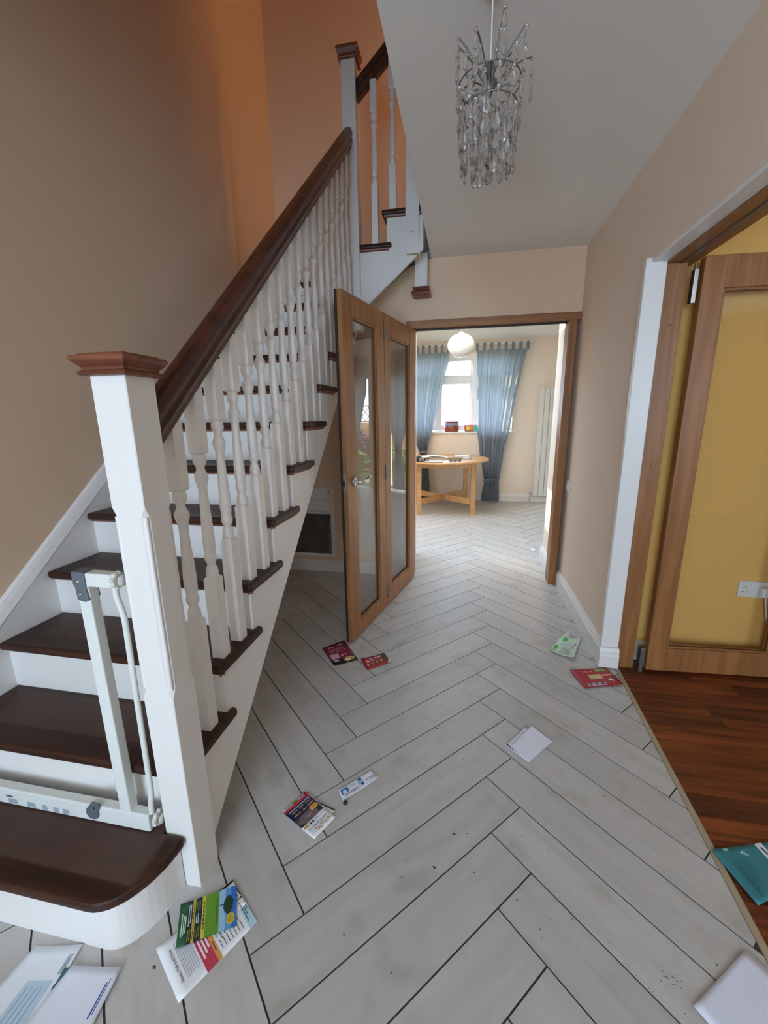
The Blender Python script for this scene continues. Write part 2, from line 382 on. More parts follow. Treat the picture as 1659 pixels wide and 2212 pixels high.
# ---- hardwood floor of the lounge, boards running across the doorway
lounge_floor = struct('floor_lounge', MB().prism([(xr_at(-1.5)+0.012, -1.5), (4.0, -1.5), (4.0, 2.29), (xr_at(2.29)+0.012, 2.29)], -0.10, -0.004, 'z'), 'grout')
y = -0.1; row = 0
while y < 2.28:
    h = min(0.088, 2.286 - y); x = xr_at(y) + 0.016; first = True
    while x < 3.2:
        ln = (0.25 + 0.6*random.random()) if first else (0.55 + 0.5*random.random()); first = False
        if x < 2.6:
            x0 = xr_at(y) + 0.016 if x < 0.9 else x
            MB().prism([(x0 if x > 0.9 else xr_at(y)+0.016, y), (x+ln-0.0012, y), (x+ln-0.0012, y+h-0.0012), (x if x > 0.9 else xr_at(y+h)+0.016, y+h-0.0012)], -0.012, 0.001, 'z').build('plank', 'plank', lounge_floor)
        x += ln
    y += h; row += 1
struct('trim_1', MB().prism([(xr_at(-0.4)-0.003, -0.4), (xr_at(-0.4)+0.016, -0.4), (xr_at(2.17)+0.016, 2.17), (xr_at(2.17)-0.003, 2.17)], -0.008, 0.004, 'z'), 'beige', 0.002)

# ---- walls of the hall and stairwell
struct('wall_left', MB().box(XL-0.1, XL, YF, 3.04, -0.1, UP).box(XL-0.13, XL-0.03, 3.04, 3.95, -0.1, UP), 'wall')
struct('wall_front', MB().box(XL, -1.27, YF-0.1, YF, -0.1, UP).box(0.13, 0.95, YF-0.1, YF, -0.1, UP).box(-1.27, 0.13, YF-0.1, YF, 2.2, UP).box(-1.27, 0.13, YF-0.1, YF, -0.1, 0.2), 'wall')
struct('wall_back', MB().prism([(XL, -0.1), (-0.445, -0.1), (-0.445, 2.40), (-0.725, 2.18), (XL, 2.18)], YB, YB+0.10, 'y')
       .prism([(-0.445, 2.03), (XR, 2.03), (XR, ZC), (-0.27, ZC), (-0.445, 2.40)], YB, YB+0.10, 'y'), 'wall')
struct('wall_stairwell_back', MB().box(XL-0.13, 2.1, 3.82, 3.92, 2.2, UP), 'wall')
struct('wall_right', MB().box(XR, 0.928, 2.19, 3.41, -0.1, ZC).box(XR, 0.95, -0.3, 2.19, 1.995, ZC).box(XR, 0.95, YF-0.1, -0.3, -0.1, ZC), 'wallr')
# upstairs: unseen landing wall added to bound the window light, window wall, ceiling
struct('wall_landing_light_stop', MB().box(-0.20, -0.10, YF, 2.93, LAND, UP), 'wall')
struct('wall_upstairs', MB().box(2.0, 2.1, YF, 3.0, LAND, UP).box(2.0, 2.1, 3.64, 3.82, LAND, UP).box(2.0, 2.1, 3.0, 3.64, LAND, 3.2).box(2.0, 2.1, 3.0, 3.64, 4.4, UP).box(-0.1, 2.0, 2.83, 2.93, LAND, UP), 'wall')
struct('ceiling_upstairs', MB().box(XL-0.13, 2.1, YF, 3.92, UP, UP+0.1), 'ceil')
struct('ceiling', MB().box(-0.272, 2.1, YF, 3.41, ZC, LAND).box(XL, -0.272, YF, 0.25, ZC, LAND).box(-0.36, 2.1, 3.41, 3.82, ZC, LAND), 'ceil')
struct('ceiling_dining', MB().box(-2.6, 3.7, 3.92, 3.93, 2.44, 2.88).box(-2.6, 3.7, 5.07, 6.78, 2.44, 2.88).box(-2.6, -2.3, 3.93, 5.07, 2.44, 2.88).box(0.3, 3.7, 3.93, 5.07, 2.44, 2.88).box(-0.445, 3.7, 3.41, 3.92, 2.34, 2.44), 'ceil')  # includes the added roof opening; its deep sides keep the low sun out
# dining room
FY = 6.68
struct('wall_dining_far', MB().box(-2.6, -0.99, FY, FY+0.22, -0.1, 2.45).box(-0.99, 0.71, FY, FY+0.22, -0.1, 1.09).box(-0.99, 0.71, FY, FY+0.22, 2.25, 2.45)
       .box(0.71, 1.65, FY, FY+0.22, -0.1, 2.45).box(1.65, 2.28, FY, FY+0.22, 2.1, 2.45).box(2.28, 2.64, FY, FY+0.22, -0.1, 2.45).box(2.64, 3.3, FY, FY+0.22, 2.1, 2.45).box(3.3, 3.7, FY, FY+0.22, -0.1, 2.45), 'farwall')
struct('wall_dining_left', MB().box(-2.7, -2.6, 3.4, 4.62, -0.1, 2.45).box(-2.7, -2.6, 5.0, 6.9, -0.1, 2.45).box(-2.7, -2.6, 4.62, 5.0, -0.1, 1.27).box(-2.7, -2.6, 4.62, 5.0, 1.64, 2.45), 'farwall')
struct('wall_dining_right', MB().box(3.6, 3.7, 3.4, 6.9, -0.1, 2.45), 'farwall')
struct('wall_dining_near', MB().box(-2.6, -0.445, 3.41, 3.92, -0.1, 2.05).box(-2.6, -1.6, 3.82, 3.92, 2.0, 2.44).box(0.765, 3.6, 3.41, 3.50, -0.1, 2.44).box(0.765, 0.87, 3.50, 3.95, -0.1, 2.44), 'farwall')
bl = MB().box(2.03, 2.034, 2.98, 3.66, 3.15, 4.45).build('added_window_filter', 'warm_filter'); bl['kind'] = 'structure'  # unseen cloth added to tint the landing window light warm
# lounge
struct('wall_lounge_back', MB().box(0.928, 4.0, 2.29, 2.39, -0.1, ZC), 'yellow')
struct('wall_lounge_side', MB().box(4.0, 4.1, -1.6, 2.39, -0.1, ZC), 'yellow')
struct('wall_lounge_front', MB().box(0.95, 2.1, -1.6, -1.5, -0.1, ZC).box(3.1, 4.1, -1.6, -1.5, -0.1, ZC).box(2.1, 3.1, -1.6, -1.5, -0.1, 1.0).box(2.1, 3.1, -1.6, -1.5, 2.0, ZC), 'yellow')
struct('ceiling_lounge', MB().box(2.1, 4.1, -1.6, 2.39, ZC, ZC+0.1), 'ceil')

# ---- baseboards
def board(poly_t, h):     # profile of a torus baseboard: (thickness, height)
    return [(0, 0), (poly_t, 0), (poly_t, h*0.72), (poly_t*0.75, h*0.78), (poly_t*0.8, h*0.86), (poly_t*0.45, h*0.93), (poly_t*0.3, h), (0, h)]
struct('baseboard_right', MB().prism([(XR - t, z) for t, z in board(0.024, 0.125)], 2.195, YB, 'y'), 'white')
struct('baseboard_back', MB().prism([(YB - t, z) for t, z in board(0.022, 0.095)], XL, -0.445, 'x'), 'white')
struct('baseboard_nib', MB().prism([(0.765 - t, z) for t, z in board(0.024, 0.125)], 3.42, 3.97, 'y').prism([(3.95 + t, z) for t, z in board(0.024, 0.125)], 0.745, 0.87, 'x'), 'white')
struct('baseboard_dining', MB().prism([(FY - t, z) for t, z in board(0.022, 0.115)], -2.6, 1.65, 'x'), 'white')
struct('baseboard_lounge', MB().prism([(2.29 - t, z) for t, z in board(0.024, 0.105)], 0.93, 4.0, 'x'), 'white')

# ---- dining-room doorway lining, oak
t2 = thing('trim_2', (0.16, YB, 0), 'oak lining around the dining room doorway', None, kind='structure')
MB().box(0.70, 0.757, YB-0.012, YB+0.11, 0, 1.985).build('jamb', 'oak', t2, 0.003)
MB().box(-0.455, -0.392, YB-0.002, YB+0.11, 0, 1.985).build('jamb', 'oak', t2, 0.003)
MB().box(-0.455, 0.777, YB-0.014, YB+0.11, 1.983, 2.036).build('head', 'oakh', t2, 0.003)
MB().box(-0.39, 0.70, YB+0.03, YB+0.055, 1.972, 1.983).build('track', 'black', t2)
# ---- lounge doorway: white corner trim with plinth, oak lining
t3 = thing('trim_3', (0.8, 2.18, 0), 'white corner trim on a plinth block beside the oak lounge frame', None, kind='structure')
MB().box(0.757, 0.843, 2.168, 2.2, 0.118, 1.998).build('corner_strip', 'white', t3, 0.004)
MB().box(0.780, 0.843, -0.3, 2.168, 1.978, 1.996).build('head_strip', 'white', t3, 0.003)
MB().prism([(2.2, 0.006), (2.146, 0.006), (2.146, 0.075), (2.150, 0.082), (2.150, 0.10), (2.160, 0.118), (2.2, 0.118)], 0.748, 0.846, 'x').build('plinth_block', 'white', t3, 0.003)
t4 = thing('trim_4', (0.9, 2.2, 0), 'oak frame of the lounge doorway', None, kind='structure')
MB().box(0.843, 0.928, 2.176, 2.288, 0.0, 1.972).build('jamb', 'oak', t4, 0.003)
MB().box(0.843, 0.962, -0.3, 2.288, 1.972, 1.997).build('head', 'oaky', t4, 0.003)
MB().box(0.895, 0.91, -0.3, 2.176, 1.967, 1.972).build('head_groove', 'dsteel', t4)
for z in (1.72, 1.10, 0.28):
    MB().lathe([(0.0001, 0), (0.0045, 0), (0.004, 0.001), (0.0001, 0.0012)], 0, 0, 10, T=lambda x, y_, zz, z=z: (0.885 + x, 2.1755 - zz, z + y_)).build('screw_plug', 'hatchdark', t4)

# ================================================================ STAIRCASE
stairs = thing('staircase', (-1.2, 0.6, 0), 'white staircase with red-brown treads, turned balusters and dark handrail', 'staircase')
def uv_top(o, x0, x1, y0, y1, swap=False):
    me = o.data; uv = me.uv_layers.new(name='UVMap')
    for lp in me.loops:
        c = me.vertices[lp.vertex_index].co
        u, v = (c.x - x0)/(x1 - x0), (c.y - y0)/(y1 - y0)
        uv.data[lp.index].uv = (v, u) if swap else (u, v)
XS, XE, XW = -0.757, -0.735, -1.622     # face of the cut string, tread ends, face of the wall string
TT = 0.030
# bottom step with its rounded end
def curtail(inset):
    pts = [(XW, nose(1)+inset), (-0.875, nose(1)+inset)]
    cx, cy, rx, ry = -0.875, 0.797, 0.132-inset, 0.797-nose(1)-inset
    for i in range(1, 13):
        a = -PI/2 + PI/2*i/12; pts.append((cx + rx*math.cos(a), cy + ry*math.sin(a)))
    return pts
t = MB().prism(curtail(0) + [(-0.812, 0.797), (-0.812, nose(2)+0.04), (XW, nose(2)+0.04)], RIS-TT, RIS, 'z').build('tread', 'tread', stairs, 0.010, 3)
uv_top(t, XW, -0.70, nose(1)-0.06, nose(2)+0.05)
MB().prism(curtail(0.024) + [(-0.812, 0.797), (-0.812, nose(2)+0.04), (XW, nose(2)+0.04)], 0.0, RIS-TT, 'z').build('riser', 'white', stairs)
for k in range(2, 12):
    n, z = nose(k), k*RIS
    right = XE if k > 2 else XE
    poly = [(XW, n), (XE, n), (XE, n+0.280), (XS-0.004, n+0.280), (XS-0.004, n+0.258), (XW, n+0.258)]
    if k == 2: poly = [(XW, n), (-0.809, n), (-0.809, 0.892), (XE, 0.892), (XE, n+0.280), (XS-0.004, n+0.280), (XS-0.004, n+0.258), (XW, n+0.258)]
    t = MB().prism(poly, z-TT, z, 'z').build('tread', 'tread', stairs, 0.010, 3); uv_top(t, XW, XE+0.03, n-0.03, n+0.27)
    xa = -0.745 if k > 2 else -0.809
    cove = MB().prism([(n+0.030, z-TT), (n+0.014, z-TT), (n+0.018, z-TT-0.008), (n+0.030, z-TT-0.014)], XW, xa, 'x')
    if k > 2: cove.prism([(XS, z-TT), (XS+0.012, z-TT), (XS+0.009, z-TT-0.008), (XS, z-TT-0.014)], n+0.014, n+0.262, 'y')
    cove.build('cove_moulding', 'capwood', t)
    MB().box(XW, XS-0.028 if k > 2 else -0.809, n+0.030, n+0.046, z-RIS, z-TT).build('riser', 'white', stairs)
# quarter landing and the short flight above it
n = nose(12); z = 12*RIS
t = MB().prism([(XL-0.03, n), (-0.735, n), (-0.735, 3.0), (-0.735, 3.82), (XL-0.03, 3.82)], z-TT, z, 'z').build('landing', 'tread', stairs, 0.008, 2); uv_top(t, XL, -0.7, n-0.03, 3.9)
MB().box(XW, XS-0.028, n+0.030, n+0.046, z-RIS, z-TT).build('riser', 'white', stairs)
YE, YS = 2.962, 2.985
n0 = -0.787
for k in (13, 14):
    n = n0 + GO*(k-13); z = k*RIS
    t = MB().prism([(n, 3.82), (n, YE), (n+0.280, YE), (n+0.280, YS+0.004), (n+0.258, YS+0.004), (n+0.258, 3.82)], z-TT, z, 'z').build('tread', 'tread', stairs, 0.010, 3)
    uv_top(t, n-0.03, n+0.27, YE-0.03, 3.82, True)
    MB().prism([(n+0.030, z-TT), (n+0.014, z-TT), (n+0.018, z-TT-0.008), (n+0.030, z-TT-0.014)], YS, 3.82, 'y').prism([(YS, z-TT), (YS-0.012, z-TT), (YS-0.009, z-TT-0.008), (YS, z-TT-0.014)], n+0.014, n+0.262, 'x').build('cove_moulding', 'capwood', t)
    MB().box(n+0.030, n+0.046, YS+0.028, 3.82, z-RIS, z-TT).build('riser', 'white', stairs)
n = n0 + GO*2
MB().box(n+0.030, n+0.046, YS+0.028, 3.82, 14*RIS, LAND-TT).build('riser', 'white', stairs)
MB().box(n, n+0.10, YE, 3.82, LAND-TT, LAND+0.001).build('landing_nosing', 'capwood', stairs, 0.01, 3)
# cut string of the long flight
zb = lambda y: 0.92*(y - 0.905)
st = MB()
edges = [0.89, 0.905] + [nose(k)+0.030 for k in range(3, 13)] + [3.0]
tops = [2*RIS-TT] * 2 + [k*RIS-TT for k in range(3, 13)]
for (ya, yb), zt in zip(zip(edges, edges[1:]), tops):
    st.prism([(ya, max(0.0, zb(ya))), (yb, max(0.0, zb(yb))), (yb, zt), (ya, zt)], XS-0.028, XS, 'x')
st.build('string', 'white', stairs)
# wall string with its moulded top
pz = lambda y: (y - 0.384)*RIS/GO
wt = lambda y: 0.688 + 0.815*(y - 1.07)
ws = MB().prism([(0.60, 0.0), (0.95, 0.0), (3.02, pz(3.02)-0.42), (3.02, wt(3.02)-0.05), (0.60, wt(0.60)-0.05)], XL, XW, 'x').build('wall_string', 'white', stairs)
mo = [(0.0, -0.054), (0.030, -0.054), (0.026, -0.042), (0.020, -0.024), (0.012, -0.008), (0.0, 0.0)]
rings = [[(XL + t_, yy, wt(yy) + h) for t_, h in mo] for yy in (0.60, 3.02)]
MB().loft(rings).build('string_moulding', 'white', ws)
# string and soffit of the short flight
zs = lambda x: 2.46 + 0.836*(x + 0.39)
st = MB()
for xa, xb, zt in ((-0.726, n0+GO+0.030, 13*RIS-TT), (n0+GO+0.030, n+0.030, 14*RIS-TT), (n+0.030, -0.30, LAND-TT)):
    st.prism([(xa, zs(xa)-0.132), (xb, zs(xb)-0.132), (xb, zt), (xa, zt)], YS, YS+0.028, 'y')
st.build('string', 'white', stairs)
MB().prism([(-0.726, zs(-0.726)+0.004), (-0.30, zs(-0.30)+0.004), (-0.30, zs(-0.30)+0.03), (-0.726, zs(-0.726)+0.03)], YS+0.028, 3.42, 'y').build('soffit', 'white', stairs)
MB().box(XL, -0.726, 3.0, 3.42, zs(-0.726)+0.004, zs(-0.726)+0.03).build('soffit', 'white', stairs)
MB().prism([(1.05, zb(1.05)+0.02), (3.0, zb(3.0)+0.02), (3.0, zb(3.0)+0.04), (1.05, zb(1.05)+0.05)], XL, XS-0.028, 'x').build('soffit', 'white', stairs)

def newel(cx, cy, z0, z1, h=0.044, stops=None, c=0.014):
    rings = []
    zz = [(z0, 0.002)]
    if stops:
        a, b = stops; zz += [(a-0.012, 0.002), (a, c*0.55), (a+0.016, c), (b-0.016, c), (b, c*0.55), (b+0.012, 0.002)]
    zz += [(z1, 0.002)]
    for z_, k in zz:
        rings.append([(cx+x, cy+y_, z_) for x, y_ in ((-h+k, -h), (h-k, -h), (h, -h+k), (h, h-k), (h-k, h), (-h+k, h), (-h, h-k), (-h, -h+k))])
    return MB().loft(rings)
def cap(cx, cy, z, h=0.044, sgn=1, T=1.0):
    pr = [(0.004, 0.0), (0.014, 0.002), (0.017, 0.006), (0.014, 0.010), (0.009, 0.012), (0.010, 0.018), (0.022, 0.030), (0.025, 0.037), (0.022, 0.042), (0.012, 0.044), (0.010, 0.047), (-0.010, 0.049)]
    return MB().loft([[(cx+sx*(h+o_), cy+sy*(h+o_), z + sgn*dz*T) for sx, sy in ((-1, -1), (1, -1), (1, 1), (-1, 1))] for o_, dz in pr])
nx_, ny_ = -0.764, 0.845
po = newel(nx_, ny_, 0.0, 1.436, 0.0445, (0.645, 1.128)).build('newel_post', 'white', stairs)
# half-round bead worked into each chamfered corner
for sx in (-1, 1):
    for sy in (-1, 1):
        MB().tube([(nx_+sx*0.0375, ny_+sy*0.0375, 0.655), (nx_+sx*0.0375, ny_+sy*0.0375, 1.118)], 0.0062, 10).build('corner_bead', 'white', po)
cap(nx_, ny_, 1.434).build('newel_cap', 'capwood', po, 0.001)
nu = (-0.764, 2.992)
po = newel(nu[0], nu[1], 1.92, 3.455, 0.0445).build('newel_post', 'white', stairs)
cap(nu[0], nu[1], 3.453, T=1.5).build('newel_cap', 'capwood', po, 0.001)
po = newel(-0.369, 3.003, 2.372, 4.0, 0.0435).build('newel_post', 'white', stairs)
MB().box(-0.369-0.036, -0.369+0.036, 3.003-0.036, 3.003+0.036, 2.370, 2.375).build('sawn_end', 'raw', po)
MB().lathe([(0.0001, 0), (0.004, 0), (0.0035, 0.0008), (0.0001, 0.001)], 0, 0, 10, T=lambda x, y_, z_: (-0.372+x, 2.9592-z_, 2.50+y_)).build('screw_hole', 'black', po)
po = newel(-0.335, 3.235, 2.235, 2.45, 0.0435).build('pendant_post', 'white', stairs)
cap(-0.335, 3.235, 2.237, 0.0435, -1, 1.2).build('pendant_cap', 'capwood', po, 0.001)

# handrails
prof = [(-0.020, 0), (0.020, 0), (0.020, 0.014), (0.030, 0.024), (0.0315, 0.034), (0.026, 0.042), (0.026, 0.050), (0.032, 0.058), (0.031, 0.070), (0.022, 0.084), (0.010, 0.089)]
prof += [(-x, h) for x, h in prof[::-1] if abs(x) > 0.005 and h > 0]
rb = lambda y_: 1.270 + 0.852*(y_ - 0.928)
rings = [[(-0.777 + x, y_, rb(y_) + h*1.32) for x, h in prof] for y_ in (0.889, 2.952)]
MB().loft(rings).build('handrail', 'rail', stairs, 0.002, 1)
r2 = lambda x: 3.255 + 0.868*(x + 0.72)
rings = [[(x, 2.995 - a, r2(x) + h*1.32) for a, h in prof] for x in (-0.7205, -0.41)]
MB().loft(rings).build('handrail', 'rail', stairs, 0.002, 1)

# balusters: square foot, turned middle, square head
def baluster(cx, cy, z0, zt, ztop):
    h, H = 0.0205, 0.395
    mb = MB()
    def sq(za, zb_, ra, rb_): 
        ring = lambda zz, q: [(cx+sx*q, cy+sy*q, zz) for sx, sy in ((-1, -1), (1, -1), (1, 1), (-1, 1))]
        mb.loft([ring(za, ra), ring(zb_, rb_)] )
    mb.loft([[(cx+sx*q, cy+sy*q, zz) for sx, sy in ((-1, -1), (1, -1), (1, 1), (-1, 1))] for zz, q in ((z0, h), (zt-0.004, h), (zt+0.004, h*0.72))])
    mb.loft([[(cx+sx*q, cy+sy*q, zz) for sx, sy in ((-1, -1), (1, -1), (1, 1), (-1, 1))] for zz, q in ((zt+H-0.004, h*0.72), (zt+H+0.003, h), (ztop, h))])
    pr = [(0.0145, 0.0), (0.0185, 0.006), (0.0195, 0.016), (0.0175, 0.030), (0.0135, 0.040), (0.0120, 0.046), (0.0150, 0.052), (0.0185, 0.060), (0.0190, 0.068), (0.0165, 0.078), (0.0155, 0.082),
          (0.0172, 0.090), (0.0186, 0.110), (0.0184, 0.135), (0.0168, 0.180), (0.0148, 0.225), (0.0133, 0.262), (0.0130, 0.285), (0.0150, 0.300), (0.0192, 0.312), (0.0205, 0.320), (0.0200, 0.328),
          (0.0170, 0.334), (0.0130, 0.343), (0.0120, 0.350), (0.0135, 0.356), (0.0185, 0.364), (0.0200, 0.373), (0.0190, 0.382), (0.0165, 0.390), (0.0150, 0.395)]
    mb.lathe([(r_, zt + d) for r_, d in pr], cx, cy, 16)
    return mb.build('baluster', 'white', stairs)
for k in range(2, 12):
    for off in (0.05, 0.16):
        if k == 2 and off < 0.1: continue
        cy = nose(k) + off + 0.0205
        baluster(-0.779, cy, k*RIS, 0.745 + 0.868*(cy - 0.99), rb(cy) + 0.006)
for k, cx in ((13, -0.615), (14, -0.497)):
    baluster(cx, 2.995, (13 if cx < -0.57 else 14)*RIS, r2(cx) - 0.55, r2(cx) + 0.006)

# ================================================================ STAIR GATE
GY = 0.800
gate = thing('stair_gate', (-0.93, GY, RIS), 'open white metal child safety gate frame wedged across the bottom step', 'gate')
bb = MB().box(-1.60, -0.845, GY-0.014, GY+0.014, RIS+0.004, RIS+0.062).build('bottom_bar', 'gate', gate, 0.004)
MB().box(-0.935, -0.900, GY-0.0142, GY+0.014, 0.250, 0.945).build('upright', 'gate', gate, 0.003)
MB().box(-0.915, -0.832, GY-0.014, GY+0.014, 0.940, 0.976).build('top_bar', 'gate', gate, 0.003)
MB().tube([(-0.836, GY, 0.945), (-0.836, GY, 0.915), (-0.832, GY, 0.895), (-0.826, GY, 0.870), (-0.824, GY, 0.845), (-0.829, GY, 0.60), (-0.834, GY, 0.34), (-0.835, GY, 0.315), (-0.840, GY, 0.290), (-0.843, GY, 0.268), (-0.843, GY, 0.248)], 0.0075, 12).build('round_bar', 'gate', gate)
br = MB().prism([(-0.939, 0.980), (-0.903, 0.980), (-0.903, 0.938), (-0.900, 0.905), (-0.912, 0.900), (-0.933, 0.905), (-0.935, 0.938), (-0.939, 0.946)], GY-0.019, GY+0.018, 'y').build('corner_bracket', 'grey', gate, 0.003)
for z_ in (0.955, 0.922):
    MB().lathe([(0.0001, 0.0035), (0.003, 0.003), (0.0045, 0.001), (0.0045, 0)], 0, 0, 12, T=lambda x, y_, zz, z_=z_: (-0.920+x, GY-0.019-zz, z_+y_)).build('rivet', 'chrome', br)
def knob(x0, z_):
    # ribbed adjusting wheel, threaded spindle and rubber foot pressing on the post
    T = lambda x, y_, zz: (x0 + zz, GY + x, z_ + y_)
    wh = MB()
    rings = []
    for zz, r_ in ((0, 0.017), (0.002, 0.021), (0.010, 0.021), (0.012, 0.019)):
        rings.append([T((r_ + (0.0018 if (i//2) % 2 else -0.0012))*math.cos(2*PI*i/32), (r_ + (0.0018 if (i//2) % 2 else -0.0012))*math.sin(2*PI*i/32), zz) for i in range(32)])
    wh.loft(rings); w_ = wh.build('adjusting_wheel', 'gateplastic', gate)
    MB().lathe([(0.0045, 0.010), (0.0045, 0.0205)], 0, 0, 10, T=T).build('spindle', 'chrome', w_)
    MB().lathe([(0.0001, 0.0165), (0.009, 0.0165), (0.014, 0.018), (0.015, 0.021), (0.0001, 0.021)], 0, 0, 16, T=T).build('rubber_foot', 'gateplastic', w_)
knob(-0.8305, 0.958); knob(-0.8305, 0.236)
lv = MB()
lp = [(0.0, -0.022), (0.014, -0.018), (0.021, -0.006), (0.020, 0.004), (0.034, 0.036), (0.006, 0.040), (-0.018, 0.012), (-0.021, -0.004), (-0.014, -0.018)]
lv.prism([(-1.030 + a, 0.228 + b_) for a, b_ in lp], GY-0.020, GY-0.0145, 'y').build('latch_lever', 'grey', gate, 0.002)
MB().lathe([(0.0001, 0.001), (0.004, 0.001), (0.004, 0)], 0, 0, 10, T=lambda x, y_, zz: (-1.018+x, GY-0.020-zz, 0.250+y_)).build('lever_pin', 'black', gate)
MB().box(-1.345, -1.320, GY-0.0148, GY-0.0139, 0.222, 0.228).build('maker_plate', 'grey', bb, 0.0)
for xx, ww in ((-1.34, 0.034), (-1.27, 0.03), (-1.215, 0.018), (-1.175, 0.02), (-1.14, 0.02)):
    MB().prism([(xx, 0.199), (xx+ww, 0.199), (xx+ww*0.95, 0.215), (xx+ww*0.05, 0.217)], GY-0.0147, GY-0.0139, 'y').build('worn_sticker', M['upvc'] if False else ink(150, 165, 172), bb)

# ================================================================ GLAZED BIFOLD DOOR OF THE DINING ROOM
H0 = Vector((-0.383, 3.268)); U = Vector((-0.2121, -0.9772)); N = Vector((0.9772, -0.2121))
def TD(s_, n_, z_): return (H0.x + U.x*s_ + N.x*n_, H0.y + U.y*s_ + N.y*n_, z_)
door1 = thing('door_1', (-0.5, 2.75, 0), 'open oak bifold door with two tall clear glass panes by the stairs', None, kind='structure')
def leaf(T, s0, s1, g0, g1, zb_, zt, gzb, gzt, root, mats=('oak', 'oak'), th=0.040):
    fr = MB().box(s0, g0, -th, 0, zb_, zt, T).box(g1, s1, -th, 0, zb_, zt, T).box(g0, g1, -th, 0, zb_, gzb, T).box(g0, g1, -th, 0, gzt, zt, T).build('leaf', mats[0], root, 0.0015, 1)
    for nn in ((-0.006, -0.014), (-th+0.014, -th+0.006)):
        e = 0.011
        MB().box(g0, g0+e, nn[1], nn[0], gzb, gzt, T).box(g1-e, g1, nn[1], nn[0], gzb, gzt, T).box(g0+e, g1-e, nn[1], nn[0], gzb, gzb+e, T).box(g0+e, g1-e, nn[1], nn[0], gzt-e, gzt, T).build('glazing_bead', mats[1], fr, 0.0015, 1)
    MB().box(g0+0.002, g1-0.002, -th/2-0.003, -th/2+0.003, gzb+0.002, gzt-0.002, T).build('glass_pane', 'glass', fr)
    return fr
l2 = leaf(TD, 0.006, 0.592, 0.115, 0.500, 0.010, 1.965, 0.132, 1.845, door1)
l1 = leaf(TD, 0.598, 1.138, 0.705, 1.018, 0.010, 1.965, 0.104, 1.862, door1)
MB().box(1.138, 1.142, -0.040, -0.026, 0.010, 1.965, TD).build('rubber_seal', 'black', l1)
MB().box(1.138, 1.1405, -0.034, -0.008, 0.925, 1.035, TD).build('lock_plate', 'steel', l1, 0.0008, 1)
MB().box(1.1405, 1.1412, -0.026, -0.016, 0.965, 0.995, TD).build('latch_slot', 'black', l1)
for za in (0.070, 0.930, 1.805):
    hg = MB().tube([TD(0.595, 0.005, za), TD(0.595, 0.005, za+0.095)], 0.0055, 10)
    hg.box(0.583, 0.607, 0.0, 0.0018, za+0.004, za+0.091, TD)
    hg.build('hinge', 'dsteel', l1)
def lever(sgn, n0_):
    g = l1
    Tn = lambda x, y_, zz: TD(1.058 + x, n0_ + sgn*zz, 0.982 + y_)
    rose = MB().lathe([(0.0001, 0), (0.026, 0), (0.026, 0.005), (0.024, 0.008), (0.0001, 0.008)], 0, 0, 24, T=Tn).build('handle_rose', 'steel', g)
    path = [Tn(0, 0, 0.006), Tn(0, 0, 0.035), Tn(-0.004, 0, 0.046), Tn(-0.020, -0.001, 0.050), Tn(-0.050, -0.003, 0.051), Tn(-0.072, -0.001, 0.050), Tn(-0.088, 0.010, 0.050), Tn(-0.104, 0.017, 0.050), Tn(-0.120, 0.016, 0.050)]
    MB().tube(path, [0.008, 0.0085, 0.009, 0.0095, 0.0095, 0.009, 0.0085, 0.0075, 0.004], 12).build('handle_lever', 'steel', g)
lever(1, 0.0); lever(-1, -0.040)

# ================================================================ BIFOLD DOOR OF THE LOUNGE (folded back against the yellow wall)
A0 = Vector((0.980, 2.150)); AU = Vector((0.9969, 0.058)).normalized(); AN = Vector((AU.y, -AU.x))
def TR(s_, n_, z_): return (A0.x + AU.x*s_ + AN.x*n_, A0.y + AU.y*s_ + AN.y*n_, z_)
door2 = thing('door_2', (1.2, 2.17, 0), 'oak lounge door with a wide glass pane folded back against the yellow wall', None, kind='structure')
lr = leaf(TR, 0.0, 0.66, 0.088, 0.565, 0.014, 1.983, 0.143, 1.855, door2, ('oak', 'oakh'))
MB().box(0.945, 0.962, 2.150, 2.182, 1.80, 1.935).build('pivot_hinge', 'steel', door2, 0.002)
MB().tube([(0.953, 2.165, 1.930), (0.953, 2.165, 1.962)], 0.006, 10).build('pivot_pin', 'dsteel', door2)
MB().box(0.945, 0.968, 2.148, 2.182, 0.030, 0.135).build('pivot_hinge', 'dsteel', door2, 0.002)
MB().tube([(0.955, 2.155, 0.002), (0.955, 2.155, 0.034)], 0.012, 12).build('pivot_pin', 'dsteel', door2)

# ================================================================ METER HATCH UNDER THE STAIRS
hatch = thing('meter_hatch', (-1.3, YB, 0.45), 'recessed white wall hatch with its dark lower opening painted flat under the stairs', 'hatch')
yw = YB
MB().box(-1.60, -1.085, yw-0.010, yw, 0.135, 0.160).box(-1.60, -1.085, yw-0.010, yw, 0.752, 0.760).box(-1.118, -1.085, yw-0.010, yw, 0.160, 0.752).box(-1.60, -1.118, yw-0.010, yw, 0.522, 0.540).build('hatch_frame', 'white', hatch, 0.002)
MB().box(-1.60, -1.120, yw-0.006, yw, 0.545, 0.645).build('upper_panel', 'white', hatch, 0.002)
MB().box(-1.60, -1.120, yw-0.006, yw, 0.650, 0.748).build('upper_panel', 'white', hatch, 0.002)
MB().box(-1.60, -1.118, yw-0.003, yw, 0.160, 0.522).build('opening_shade_panel', 'hatchdark', hatch)  # dark opening drawn as a flat panel, its shade in the colour
MB().box(-1.132, -1.124, yw-0.010, yw-0.006, 0.700, 0.735).build('catch', 'grey', hatch, 0.002)
MB().box(-1.155, -1.145, yw-0.009, yw-0.005, 0.644, 0.651).build('catch', 'black', hatch)
